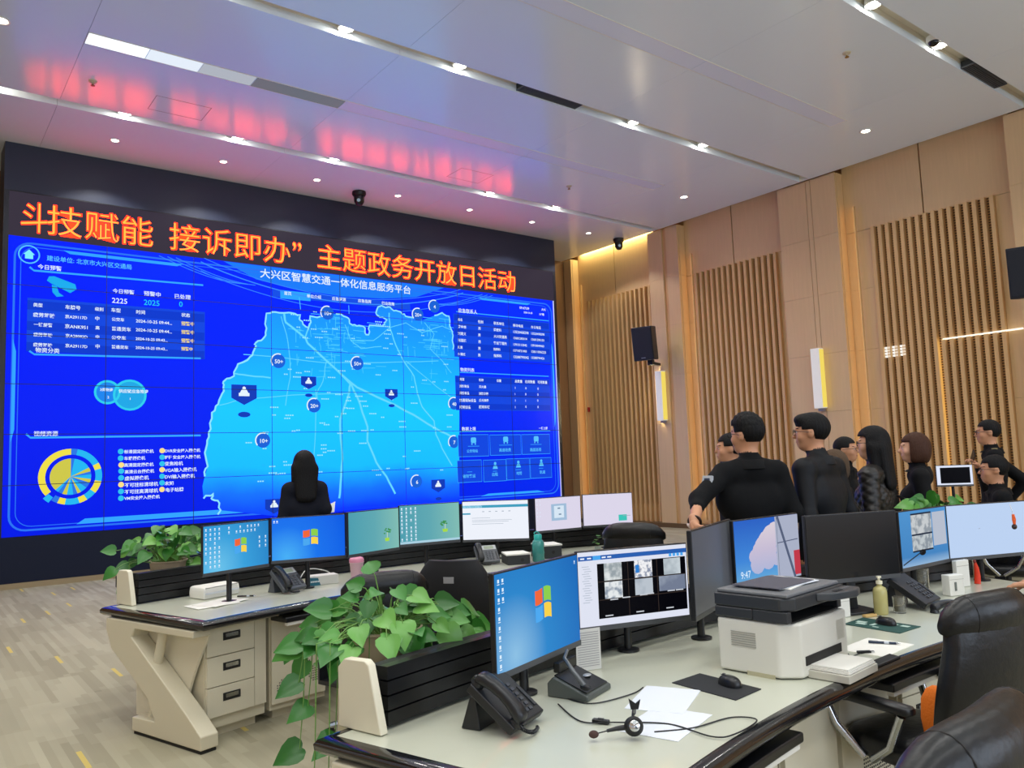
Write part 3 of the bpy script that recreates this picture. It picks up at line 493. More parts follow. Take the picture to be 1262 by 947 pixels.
# title arc glow and rings
g = MB()
for dz, w in ((0,.02),(-.16,.012),(.1,.012)):
    g.line([(2.9+5.6*i/40, 5.2+dz-.32*math.sin(PI*i/40)**.8+.16*abs(i/20-1)**2) for i in range(41)], w, -.0035)
for a in (0,.14,.28): g.line([(2.2+a+1.4*i/12, 5.38-.34*math.sin(PI/2*i/12)) for i in range(13)],.012,-.0035)
for a in (0,.14,.28): g.line([(9.3-a-1.4*i/12, 5.38-.34*math.sin(PI/2*i/12)) for i in range(13)],.012,-.0035)
g.build('title_arcs', emi('arc_blue','3a8dff',1.0), vw)
MB().poly([(3.3,5.42),(8.0,5.42),(7.3,5.15),(6.5,5.04),(5.6,5.0),(4.7,5.04),(3.9,5.15)],-.0025).build('title_plate', emi('title_plate','1a7cfb',1.0), vw)
MB().poly(rect(4.2,4.86,7.15,4.99),-.0028).build('tab_bar', emi('tab_bar','1550e8',1), vw)
MB().poly(rect(4.35,4.84,4.95,5.0),-.003).build('active_tab', emi('active_tab','2aa0ff',1.05), vw)
# the district map
mm = emi_grad('map_picture',[(0,'0a3ae6'),(.09,'1674fa'),(.2,'18c0ff'),(.45,'1accff'),(.7,'1aaeff'),(1,'1b8cff')],'Z',.85,5.0,1.0,noise=.10,nscale=.8,bmul=1.9)
from mathutils.geometry import tessellate_polygon
me = bpy.data.meshes.new('map_area'); me.from_pydata([(u,-.004,z) for u, z in MAP], [], [tuple(f) for f in tessellate_polygon([[Vector((u,z,0)) for u, z in MAP]])]); me.materials.append(mm)
obj('map_area', me, vw)
e = MB()
def jag(P, k=3, a=.025):
    out = []
    for p_, q in zip(P, P[1:]):
        for i in range(k): out.append((p_[0]+(q[0]-p_[0])*i/k+(rng.uniform(-a,a) if i else 0), p_[1]+(q[1]-p_[1])*i/k+(rng.uniform(-a,a) if i else 0)))
    return out+[P[-1]]
for P in MAP_EDGE: e.line(jag(P), .03, -.0055)
e.build('map_outline', emi('map_edge','8fe6ff',1.0), vw)
e = MB()
for i, P in enumerate(ROADS): e.line(jag(P,3,.008), .04 if i in (0,3,4) else (.026 if i in (1,2,5) else .014), -.005)
e.build('map_roads', emi('map_road','66daff',1.0), vw)
e = MB()                                             # fine streets
for _ in range(150):
    cx_, cz_ = (rng.normal(5.35,.42), rng.normal(4.05,.3)) if rng.random() < .6 else (rng.normal(7.6,.4), rng.normal(4.2,.35))
    if cz_ > 4.75 or cx_ > 8.1: continue
    l = rng.uniform(.06,.35); v = rng.random() < .45
    e.line([(cx_,cz_),(cx_+(0 if v else l)+rng.uniform(-.03,.03),cz_+(l if v else 0)*.7+rng.uniform(-.02,.02))], .011, -.0048)
e.build('map_streets', emi('map_street','4fd0ff',1.0), vw)
e = MB()                                             # tiny place-name marks, too small to read
for _ in range(110):
    u, z = rng.uniform(3.6,8.0), rng.uniform(1.4,4.7)
    if z > 4.3 and u < 4.5: continue
    if u < 4.6-(z-1.4)*.1 and z > 3: u += 1
    n_ = rng.integers(2,5)
    for k in range(n_): e.poly(rect(u+k*.042,z,u+k*.042+.03,z+.022),-.0058)
e.build('map_marks', emi('map_mark','9fe8ff',1.0), vw)
mb1, mb2 = MB(), MB()
for t_, u, z in DISCS:
    if u > 8.1: mb1.poly([(min(x,8.24),zz) for x,zz in disc(u,z,.13)],-.0062)
    else: mb1.poly(disc(u,z,.135),-.0062)
    mb2.line([(u+.135*math.cos(R_(a)), z+.135*math.sin(R_(a))) for a in range(70,221,15)], .022, -.0066)
mb1.build('map_bubbles', emi('bubble','1a63d8',1), vw); mb2.build('bubble_rings', C['w'], vw)
mb1, mb2 = MB(), MB()
for u, z, s in BADGES:
    s *= .17
    mb1.poly([(u-s,z+.6*s),(u-s,z-.45*s),(u,z-s),(u+s,z-.45*s),(u+s,z+.6*s)],-.0062); mb1.poly(disc(u,z-1.75*s,.22*s,12,.5*s),-.006)
    mb2.poly(rect(u-.42*s,z-.3*s,u+.42*s,z-.05*s),-.0066).poly([(u-.34*s,z-.05*s),(u+.34*s,z-.05*s),(u+.2*s,z+.2*s),(u-.2*s,z+.2*s)],-.0066).poly(disc(u,z+.32*s,.14*s,12),-.0066)
mb1.build('map_badges', emi('badge_blue','123cb8',1), vw); mb2.build('badge_icons', C['w'], vw)
# side panels
e = MB()
for q in (Q_tbl1, Q_rt1, Q_rt2, Q_k1, Q_k2, Q_k3, Q_k4, Q_k5, Q_k6, Q_k7):
    u0 = min(p[0] for p in q); u1 = max(p[0] for p in q); z0 = min(p[1] for p in q); z1 = max(p[1] for p in q); e.poly(rect(u0,z0,u1,z1),-.0068)
e.build('info_panels', ui_mid, vw)
e = MB()
for k, (x0, x1, za, dz, n) in enumerate(((.27,2.96,4.42,.165,5),(8.24,10.92,4.86,.155,6),(8.23,10.87,3.5,.146,5))):
    for i in range(n):
        if i % 2 == 0: e.poly(rect(x0,za-(i+1)*dz+.02,x1,za-i*dz),-.0071)
e.build('table_bands', ui_hdr, vw)
e = MB()
for q in (Q_uline1, Q_uline2, Q_uline3): e.line(q,.03,-.0074)
for q in (Q_rul1, Q_rul2, Q_rul3): z_ = (q[0][1]+q[1][1])/2; e.line([(q[0][0],z_),(q[1][0],z_)],.022,-.0074)
for q in (Q_k1,Q_k2,Q_k3,Q_k4,Q_k5,Q_k6,Q_k7):
    u0 = min(p[0] for p in q); u1 = max(p[0] for p in q); z0 = min(p[1] for p in q); z1 = max(p[1] for p in q); e.line(rect(u0,z0,u1,z1)+[(u0,z0)],.012,-.0074); e.line([(u0+.25,z0+.22),(u1-.25,z0+.22)],.012,-.0074)
e.build('panel_lines', emi('panel_line','36a8ff',1.0), vw)
e = MB()
for i, q in enumerate((Q_k1,Q_k2,Q_k3,Q_k5,Q_k6,Q_k7)):     # little pictograms
    u = (q[0][0]+q[1][0])/2; z = min(p[1] for p in q)+.31
    e.poly(rrect(u-.07,z-.02,u+.07,z+.1,.03,3),-.0077) if i < 3 else e.poly(disc(u,z+.08,.035,12),-.0077).poly([(u-.07,z-.04),(u+.07,z-.04),(u+.04,z+.04),(u-.04,z+.04)],-.0077)
    if i < 3: e.poly(rect(u-.06,z-.06,u-.03,z-.02),-.0077).poly(rect(u+.03,z-.06,u+.06,z-.02),-.0077)
e.build('pictograms', C['c'], vw)
u, z = Q_home
MB().line(disc(u,z,.14)+[(u+.14,z)],.02,-.0075).build('home_ring', C['c'], vw); MB().poly([(u-.08,z),(u,z+.08),(u+.08,z),(u+.055,z),(u+.055,z-.07),(u-.055,z-.07),(u-.055,z)],-.0078).build('home_icon', emi('home_teal','7ff0ff',1), vw)
u, z = Q_cam
MB().poly([(u-.2,z+.06),(u-.17,z+.13),(u-.1,z+.14),(u+.2,z+.04),(u+.22,z-.04),(u+.13,z-.11),(u-.14,z+.02)],-.0076).poly([(u-.13,z+.0),(u-.06,z-.02),(u-.03,z-.12),(u+.04,z-.17),(u-.06,z-.19),(u-.12,z-.12)],-.0076).build('camera_picture', emi('cam_teal','1aaef0',1), vw)
for nm, q, r, cc in (('category_bubble',Q_bub1,.20,'1c86f0'),('category_bubble',Q_bub2,.26,'1fa8e8')):
    MB().poly(disc(q[0],q[1],r),-.0075-.0004*(r>.22)).build(nm, emi('bub_'+cc,cc,1), vw); MB().line(disc(q[0],q[1],r-.02)+[(q[0]+r-.02,q[1])],.035,-.008-.0004*(r>.22)).build('bubble_ring', emi('bubring','2fd0f0',1), vw)
# ring chart
u, z = Q_donut; y_, cy_, bl_ = emi('pie_yellow','f0e04a',1), emi('pie_cyan','24b8f4',1), emi('pie_blue','2a78e8',1); py_ = emi('pie_olive','cfc94a',1)
yel, cya, blu, oli = MB(), MB(), MB(), MB()
def arc(mb, a0, a1, r0, r1, yy):
    n_ = max(2,int(abs(a1-a0)/8)); A = [R_(90-(a0+(a1-a0)*i/n_)) for i in range(n_+1)]
    P = [(u+r1*math.cos(a)*1.02,z+r1*math.sin(a)) for a in A]; Q = [(u+r0*math.cos(a)*1.02,z+r0*math.sin(a)) for a in A]
    for i in range(n_): mb.poly([P[i],P[i+1],Q[i+1],Q[i]] if r0 else [P[i],P[i+1],(u,z)],yy)
ring = [(0,12,blu),(12,62,cya),(62,75,yel),(75,102,cya),(102,128,yel),(128,148,cya),(148,163,yel),(163,190,cya),(190,204,yel),(204,216,blu),(230,360,yel)]
for a0, a1, mb_ in ring: arc(mb_,a0,a1,.345,.44,-.0076)
arc(cya,217,229,.39,.49,-.0076)
for a0, a1, mb_ in [(0,10,blu),(10,62,cya),(62,75,oli),(75,85,blu),(85,100,cya),(100,112,oli),(112,130,blu),(130,150,cya),(150,160,oli),(160,172,blu),(172,190,cya),(190,203,oli),(203,216,blu),(216,226,cya),(226,360,oli)]: arc(mb_,a0,a1,0,.285,-.0076)
for mb_, m, nm in ((yel,y_,'chart_yellow'),(cya,cy_,'chart_cyan'),(blu,bl_,'chart_blue'),(oli,py_,'chart_olive')): mb_.build(nm, m, vw)
mbs = {'y':MB(),'c':MB()}
for u_, z_, c in LEG: mbs[c].poly(disc(u_,z_,.045,12),-.0076)
mbs['y'].build('legend_dots', emi('leg_y','ffe08a',1), vw); mbs['c'].build('legend_dots', emi('leg_c','2fc4f0',1), vw)
# lettering of the picture: made in one go
todo = [(b_,u_,z_,h_,c,0,0,None) for b_,u_,z_,h_,c in TXT]
todo += [(t_, u_+.01, z_-.045, .095, 'w', .002, 0, 'C') for t_, u_, z_ in DISCS]
todo.append(('大兴区智慧交通一体化信息服务平台',TITLE[0],TITLE[1],.17,'w',.0022,0,TITLE[2]-TITLE[0]))
objs = []
for b_, u_, z_, h_, c, bold, sh, fit in todo:
    cu = bpy.data.curves.new('l','FONT'); cu.body = b_; cu.size = h_*(1.1 if fit or bold else .93); cu.offset = bold or .0012; cu.shear = sh; cu.resolution_u = 2
    if fit == 'C': cu.align_x = 'CENTER'
    o = bpy.data.objects.new('l', cu); COL.objects.link(o); objs.append((o,u_,z_,c,fit))
dg = bpy.context.evaluated_depsgraph_get(); parts = []
for o, u_, z_, c, fit in objs:
    me = bpy.data.meshes.new_from_object(o.evaluated_get(dg)); co = np.empty(len(me.vertices)*3); me.vertices.foreach_get('co',co); co = co.reshape(-1,3)
    if fit and fit != 'C': co[:,0] *= fit/co[:,0].max()
    me.vertices.foreach_set('co', np.stack([co[:,0],co[:,2],co[:,1]],1).ravel()); parts.append((me,(u_,-.0084,z_),'wcty'.index(c)))
for o, *_ in objs: cu = o.data; bpy.data.objects.remove(o); bpy.data.curves.remove(cu)
obj('picture_lettering', join_meshes(parts, [C[k] for k in 'wcty'], 'picture_lettering'), vw)
# ------------------------------------------------------------------ curved consoles
DZ = .76
def arcp(cy, r, th): return (3.5-r*math.sin(R_(th)), cy+r*math.cos(R_(th)))
def frame(root, cy, r, th, z=0): root.location = arcp(cy,r,th)+(z,); root.rotation_euler = (0,0,R_(th)); return root
NEAR, FAR = -5.25, -1.72
top_m = mat('desk_laminate','c6c8b6',.28,var=.05,scale=4,coat=.25); band_m = mat('desk_band','0c0d12',.16,spec=.6,coat=.5); cream = mat('desk_cream','d3cbb2',.4); cream2 = mat('desk_cream_light','ddd6bf',.42)
seam_dark = mat('gap_dark','1c1c1a',.7); chrome = mat('chrome','c9ccd0',.18,1)
def sector(mb, cy, r0, r1, a0, a1, z0, z1, n=24):
    A = [a0+(a1-a0)*i/n for i in range(n+1)]
    P = [arcp(cy,r1,a) for a in A]; Q = [arcp(cy,r0,a) for a in A]
    vs = [p+(z,) for z in (z0,z1) for p in P]+[q+(z,) for z in (z0,z1) for q in Q]; k = n+1
    fs = []
    for i in range(n):
        fs += [(k+i,k+i+1,3*k+i+1,3*k+i)[::-1],(i,i+1,2*k+i+1,2*k+i),(i,k+i,k+i+1,i+1),(2*k+i,2*k+i+1,3*k+i+1,3*k+i)]
    fs += [(0,2*k,3*k,k),(n,k+n,3*k+n,2*k+n)]
    return mb.add(vs,fs)
def console(cy, pieces, where):
    a0, a1 = 16.85, -16.9
    t = thing('worktop', f'long curved cream worktop with black rounded edge, {where}', 'worktop', (3.5,cy,0))
    mb = sector(MB(),0,7.05,8.15,a0-.33,a1+.33,.722,DZ)
    for v in range(len(mb.v)): x,y,z = mb.v[v]; mb.v[v] = (x-3.5,y,z)
    mb.build('top', top_m, t)
    # black edge: one profile swept round the outline
    n = 40; out = [arcp(0,7.05,a0-.33+(a1+.33-a0+.33)*i/n) for i in range(n+1)]+[arcp(0,8.15,a1+.33+(a0-.33-a1-.33)*i/n) for i in range(n+1)]
    P = [Vector((x-3.5,y)) for x,y in out]; k = len(P); prof = [(0,.7615),(.022,.7615),(.042,.754),(.052,.74),(.05,.722),(.035,.708),(0,.706)]
    vs = []
    for o_, z in prof:
        for i in range(k):
            e1 = (P[i]-P[i-1]).normalized(); e2 = (P[(i+1)%k]-P[i]).normalized(); n1 = Vector((e1.y,-e1.x)); n2 = Vector((e2.y,-e2.x)); b = (n1+n2)/(1+n1.dot(n2)); q = P[i]+b*o_; vs.append((q.x,q.y,z))
    fs = [(a*k+i,a*k+(i+1)%k,(a+1)*k+(i+1)%k,(a+1)*k+i) for a in range(len(prof)-1) for i in range(k)]
    MB().add(vs,fs).build('edge_band', band_m, t, smooth=60)
    mp = MB(); sector(mp,0,7.98,8.0,15.6,a1+.4,.1,.70); mp.v = [(x-3.5,y,z) for x,y,z in mp.v]; mp.build('modesty_panel', cream, t)
    # rear upstand of black slats with cream end plates
    t2 = thing('slat_upstand', f'low black slatted upstand along the rear of the worktop, {where}', 'console panel', (3.5,cy,DZ+.002))
    for i in range(4):
        mb = MB(); sector(mb,0,8.035,8.075,15.6,-16.3,.012+i*.05,.012+i*.05+.044,30); mb.v = [(x-3.5,y,z) for x,y,z in mb.v]; mb.build('slat', mat('slat_black','0b0c10',.35), t2)
    mb = MB(); sector(mb,0,8.075,8.12,15.6,-16.3,0,.205,30); mb.v = [(x-3.5,y,z) for x,y,z in mb.v]; mb.build('backing', mat('slat_back','07080a',.6), t2)
    for a in (15.8,-16.4):
        e = MB().prism([(-.025,0),(.185,0),(.185,.2),(.15,.232),(.05,.235),(.03,.22)],-.035,.0,'yz'); x,y = arcp(0,8.03,a); e.build('end_plate', cream2, t2, (x-3.5,y,0), (0,0,R_(a)), bevel=.006)
    # planter trough behind the upstand
    t3 = thing('planter_trough', f'dark planter trough fixed behind the worktop, {where}', 'planter', (3.5,cy,0))
    for r0, r1, z0, z1, nm in ((8.222,8.23,.84,.92,'front_wall'),(8.46,8.468,.84,.92,'rear_wall'),(8.23,8.46,.84,.855,'shelf')):
        [obj(nm, (lambda m_: [sector(m_,0,r0,r1,pa,pb,z0,z1,12), setattr(m_,'v',[(x-3.5,y,z) for x,y,z in m_.v])] and m_)(MB()).mesh(nm, mat('trough_dark','22242a',.5)), t3) for pa, pb in pieces]
    for a in [(pa+pb)/2+d for pa, pb in pieces for d in ((pa-pb)*.35,-(pa-pb)*.35)]:
        x,y = arcp(0,8.34,a); MB().span((-.03,-.1,0),(.03,.1,.84)).build('support', cream, t3, (x-3.5,y,0), (0,0,R_(a)))
console(NEAR,[(15.2,10.8),(-15.0,-18.0)],'nearest the camera'); console(FAR,[(15.2,-16.2)],'in front of the video wall')

def end_frame(cy, label):
    t = frame(thing('end_frame', label, 'desk leg'), cy, 7.0, 16.45)
    # outline in depth/height, extruded across the desk end
    MB().prism([(1.12,.70),(1.12,.62),(1.05,.50),(.60,.24),(.52,.115),(.78,.105),(.78,.02),(.02,.02),(.02,.10),(.16,.20),(.80,.60),(.76,.655),(.10,.655),(.10,.70)],-.06,.06,'yz').build('leg_frame', cream, t, bevel=.008)
    MB().cyl((0,.52,.655),(0,.60,.40),.03).build('brace', cream, t, smooth=True); MB().cyl((0,.64,.10),(0,.60,.26),.028).build('brace', cream, t, smooth=True)
    MB().prism([(.03,.015),(.77,.015),(.77,0),(.03,0)],-.05,.05,'yz').build('foot_pad', seam_dark, t)
    P = [(.12,.70),(.12,.66)]+[(.12+.26*math.sin(PI/2*i/10), .66-.60*i/10) for i in range(1,11)]+[(.95,.06),(.95,.70)]
    MB().prism(P,.062,.08,'yz').build('side_panel', cream2, t, bevel=.003)
    return t
end_frame(FAR,'slanted cream end leg of the console beside the drawers'); end_frame(NEAR,'cream end leg of the nearest console below the big plant')
def perf(mb, cx_, cz_, r, y):
    for i in range(-6,7):
        for k in range(-6,7):
            if i*i+k*k < (r/.0155)**2: mb.box((cx_+i*.0155,y,cz_+k*.0155),(.008,.002,.008))
def drawer_unit(cy, th, label):
    t = frame(thing('drawer_pedestal', label, 'drawer unit'), cy, 7.2, th)
    MB().span((-.215,.02,.06),(.215,.62,.70)).build('body', cream, t); MB().span((-.17,.06,0),(.17,.5,.06)).build('plinth', cream, t)
    MB().span((.13,-.0,.13),(.215,.02,.70)).build('stile', cream2, t)
    for z0, z1 in ((.50,.68),(.315,.495),(.13,.31)):
        d = MB().span((-.208,-.004,z0),(.125,.02,z1)).build('drawer', cream2, t, bevel=.002); zc = (z0+z1)/2+.02
        MB().span((-.1,-.007,zc-.024),(.02,-.003,zc+.024)).build('pull_recess', seam_dark, d); MB().span((-.085,-.012,zc-.006),(.005,-.006,zc+.018)).build('handle', chrome, d)
        MB().span((.008,-.01,zc-.02),(.02,-.0065,zc+.022)).build('pull_cap', mat('gunmetal','45484c',.3,.8), d)
def door_unit(cy, th, label):
    t = frame(thing('door_cabinet', label, 'cabinet'), cy, 7.2, th)
    MB().span((-.215,.02,.06),(.215,.62,.70)).build('body', cream, t); MB().span((-.17,.06,0),(.17,.5,.06)).build('plinth', cream, t)
    d = MB().span((-.208,-.002,.10),(.208,.02,.69)).build('door', cream2, t, bevel=.002)
    p = MB(); perf(p,.02,.30,.075,-.0025); perf(p,-.12,.2,.05,-.0025); perf(p,.125,.24,.05,-.0025); o = p.build('vent_holes', mat('hole_dark','4a463c',.7), d); o['kind'] = 'stuff'
def tray(cy, a0, a1, label):
    t = thing('keyboard_tray', label, 'keyboard tray', (3.5,cy,0))
    mb = MB(); sector(mb,0,6.99,7.17,a0,a1,.655,.69); mb.v = [(x-3.5,y,z) for x,y,z in mb.v]; mb.build('tray', mat('tray_black','0d0e12',.3), t, bevel=.008)
    mb = MB(); sector(mb,0,7.0,7.03,a0-.15,a1+.15,.635,.654); mb.v = [(x-3.5,y,z) for x,y,z in mb.v]; mb.build('lip', white_p, t)
drawer_unit(FAR,14.0,'cream three-drawer pedestal at the left end of the far console'); door_unit(FAR,10.3,'cream cabinet with perforated door beside the drawer pedestal'); tray(FAR,12.2,6.8,'black keyboard tray under the far console above the perforated door')
drawer_unit(NEAR,8.4,'cream drawer pedestal under the nearest worktop beside the leather chair'); door_unit(NEAR,4.6,'cream perforated cabinet door behind the chair armrest'); door_unit(NEAR,1.0,'cream cabinet under the nearest worktop, partly behind the chair seat')
drawer_unit(NEAR,-3.2,'cream pedestal in shade under the nearest worktop behind the chair back')
tray(NEAR,14.2,8.3,'black keyboard tray pulled out below the headset'); tray(NEAR,2.2,-3.2,'black keyboard tray under the worktop by the printer paper')

# ------------------------------------------------------------------ monitors
case_m = mat('monitor_black','121318',.35); case_g = mat('monitor_grey','4a4c50',.35)
WIN = [emi('win_r','f0673a',1),emi('win_g','8ccf4e',1),emi('win_b','4ba8f0',1),emi('win_y','f8d24a',1)]
SCREENS = {}
def monitor(x, y, zc, yaw, w, h, label, scr, deco=None, base='arm', back='monitor_black'):
    t = thing('monitor', label, 'monitor', (x,y,DZ+.002), R_(yaw)); z = zc-DZ
    MB().span((-w/2,0,z-h/2),(w/2,.022,z+h/2)).build('case', case_m, t, bevel=.004)
    MB().span((-w*.28,.022,z-h*.32),(w*.28,.05,z+h*.25)).build('back_shell', case_m, t, bevel=.012)
    chin = .022
    MB().span((-w/2,-.0035,z-h/2),(w/2,0,z-h/2+chin)).build('chin', case_g, t)
    MB().span((-w/2+.006,-.0025,z-h/2+chin),(w/2-.006,0,z+h/2-.006)).build('screen', scr, t)
    if base == 'arm':
        MB().cyl((0,.085,0),(0,.085,z+.02),.018).build('arm_post', case_m, t, smooth=True); MB().lathe([(0,0),(.05,0),(.05,.008),(.02,.012)],20,(0,.085,0)).build('arm_base', case_m, t, smooth=50)
        MB().span((-.04,.05,z-.04),(.04,.085,z+.04)).build('arm_plate', case_m, t, bevel=.004)
    elif base:
        MB().prism([(.0,0),(.03,0),(.05,z),(.022,z)],-.03,.03,'yz').build('stand_neck', case_m, t, (0,.03,0)); MB().span((-.11,-.06,0),(.11,.13,.014)).build('stand_base', case_m, t, bevel=.006)
    sx, sz0, sz1 = w/2-.006, z-h/2+chin, z+h/2-.006
    if deco: deco(t, sx, sz0, sz1)
    return t
def U(sx, z0, z1): return lambda u, v: (-sx+2*sx*u, z0+(z1-z0)*v)
def winlogo(t, sx, z0, z1, u=.5, v=.5, s=.12):
    f = U(sx,z0,z1); cx_, cz_ = f(u,v); H_ = (z1-z0)*s
    for m, (a, b) in zip(WIN, ((-1,1),(1,1),(-1,-1),(1,-1))):
        mb = MB(); n = 5
        for i in range(n):
            def pt(k, top):
                uu = (.08+.92*k/n)*a; wv = .16*math.sin(uu*2.2+.4)
                return (cx_+H_*uu*1.0, cz_+H_*((.07 if not top else 1.0)*b+wv-.1*uu))
            P = [pt(i,False),pt(i+1,False),pt(i+1,True),pt(i,True)]
            mb.poly(P,-.0045)
        mb.build('logo_pane', m, t)
icon_c = [emi('icon_white','dff1ff',1), emi('icon_cyan','8fd4f2',1)]
def icons(t, sx, z0, z1, cols, rows, u0=.02, v0=.94, du=.06, dv=.1, s=.03, m=0, skip=()):
    f = U(sx,z0,z1); mb = MB()
    for i in range(cols):
        for k in range(rows):
            if (i,k) in skip or rng.random() < .08: continue
            x_, z_ = f(u0+i*du, v0-k*dv); a = s*(z1-z0); mb.poly([(x_,z_-a),(x_+a*1.1,z_-a),(x_+a*1.1,z_+.2*a),(x_,z_+.2*a)],-.0045); mb.poly([(x_-.2*a,z_-1.7*a),(x_+1.3*a,z_-1.7*a),(x_+1.3*a,z_-1.4*a),(x_-.2*a,z_-1.4*a)],-.0045)
    mb.build('desktop_icons', icon_c[m], t)
def plate(t, f, u0, v0, u1, v1, m, nm='window', y=-.004):
    (a,b),(c,d) = f(u0,v0), f(u1,v1); return MB().poly([(a,b),(c,b),(c,d),(a,d)],y).build(nm, m, t)
def win_pic(nm, w, z, dark='0b5fc4', mid='1f86dc', light='7cc4f0'):
    return emi_grad(nm,[(0,light),(.35,mid),(1,dark)],a=0,b=.62,spherical=(-.16*w/.54,0,z-.12),s=1.0)
def deco_m1(t,*a): winlogo(t,*a,u=.55,v=.5,s=.16); icons(t,*a,4,9,du=.065,dv=.1); icons(t,*a,9,2,u0=.36,du=.058,dv=.1); icons(t,*a,2,3,u0=.84,v0=.66,du=.1)
def deco_m2(t,*a): winlogo(t,*a,u=.52,v=.5,s=.18); icons(t,*a,2,1,du=.04)
def pot_pic(t, f, u, v, s):
    x_, z_ = f(u,v)
    MB().poly([(x_-.5*s,z_+.0),(x_-.4*s,z_-.5*s),(x_+.4*s,z_-.5*s),(x_+.5*s,z_)],-.0045).build('pot_picture', emi('pic_lime','a6d84a',1), t)
    mb = MB()
    for k in range(12):
        a = rng.uniform(-1.2,1.2); l = s*rng.uniform(.7,1.6); cx_, cz_ = x_+math.sin(a)*l*.7, z_+.35*s+math.cos(a)*l*.7; r = s*.2; mb.poly([(cx_+r*math.cos(q),cz_+.6*r*math.sin(q)) for q in (0,1,2,3.1,4.1,5.2)],-.0046)
    mb.build('leaf_picture', emi('pic_leaf','3f8f4a',1), t); MB().line([(x_,z_),(x_+.05*s,z_+.9*s)],.1*s,-.0045).build('stem_picture', emi('pic_stem','d8e6c0',1), t)
teal = lambda nm: emi_grad(nm,[(0,'4f9fb0'),(.5,'60a8b2'),(1,'80bcb4')],'X',-.25,.25)
def deco_m3(t,*a): pot_pic(t,U(*a),.75,.28,.05)
def deco_m4(t,*a): pot_pic(t,U(*a),.75,.32,.05); icons(t,*a,4,9,du=.075,dv=.1,s=.035); plate(t,U(*a),0,0,1,.06,emi('taskbar_pale','a9cfe0',1),'taskbar')
wht = emi('page_white','eef2fb',1); lil = emi('page_lilac','dcd6ea',1)
def deco_m5(t,*a):
    f = U(*a); plate(t,f,0,.83,1,.9,emi('page_teal','3f9fc0',1),'page_header'); plate(t,f,0,.83,.3,.9,emi('page_cyan','9fd8f0',1),'page_tab'); plate(t,f,.0,.66,.12,.7,emi('page_teal','3f9fc0',1),'page_menu')
    mb = MB()
    for k in range(5): p = f(.3+.1*k,.72); mb.poly([p,(p[0]+.02,p[1]),(p[0]+.02,p[1]+.006),(p[0],p[1]+.006)],-.0045)
    for v,u1 in ((.56,.42),(.5,.75),(.46,.7),(.4,.62)): q = f(.14,v); r = f(u1,v); mb.poly([q,r,(r[0],r[1]+.003),(q[0],q[1]+.003)],-.0045)
    mb.build('page_lines', emi('page_grey','9aa8b8',1), t)
def deco_m6(t,*a):
    f = U(*a); plate(t,f,.34,.28,.68,.8,emi('dlg_blue','9fbcd8',1),'dialog'); plate(t,f,.40,.36,.62,.74,emi('dlg_pale','d6e6f4',1),'dialog_page',-.0046); mb = MB()
    for u,v in ((.48,.64),(.5,.45)): p = f(u,v); mb.poly([p,(p[0]+.03,p[1]),(p[0]+.03,p[1]+.012),(p[0],p[1]+.012)],-.005)
    mb.build('dialog_marks', emi('dlg_dark','6a86a0',1), t); icons(t,*a,2,6,u0=.03,dv=.12,s=.02)
def deco_m7(t,*a):
    f = U(*a); plate(t,f,.71,.1,.88,.3,emi('cup_teal','3fc4b8',1),'cup_picture'); p = f(.8,.26); MB().line([p,(p[0]+.08,p[1])],.005,-.0046).build('spoon_picture', emi('page_grey','9aa8b8',1), t)
monitor(1.85,5.53,1.13,19.5,.54,.33,'monitor with icon-filled blue desktop at the far console left end',win_pic('pic_m1',.54,.37,'1a6cb8','3aa0dc','6cc4ec'),deco_m1)
monitor(2.43,5.68,1.13,-14.1,.54,.33,'monitor with plain vivid blue desktop, below the woman at the screen',win_pic('pic_m2',.54,.37,'0a4fe0','1a74ee','48b0f6'),deco_m2)
monitor(2.88,5.51,1.15,17.7,.54,.33,'monitor with teal plant wallpaper without icons',teal('pic_m3'),deco_m3)
monitor(3.44,5.62,1.16,-6.4,.54,.33,'monitor with teal plant wallpaper and a block of icons',teal('pic_m4'),deco_m4)
monitor(4.33,5.94,1.108,-42,.61,.37,'monitor showing a white web page with teal header',wht,deco_m5)
monitor(5.05,5.90,1.12,-5.3,.54,.33,'monitor with pale lilac page and a small dialog box',lil,deco_m6)
monitor(5.547,5.733,1.131,-21.2,.529,.323,'monitor with blank lilac page and teal cup picture, end of the far console',lil,deco_m7)
def deco_n1(t,*a): winlogo(t,*a,u=.53,v=.56,s=.17); icons(t,*a,1,10,u0=.02,du=.05,dv=.095); icons(t,*a,1,3,u0=.065,du=.05,dv=.095); icons(t,*a,1,2,u0=.95,dv=.08,s=.02)
blk = emi('video_black','06060c',1)
def noise_pic(nm, c1, c2, sc=30):
    return emi_grad(nm,[(.3,c1),(.7,c2)],'Z',-9,9,1,noise=3,nscale=sc)
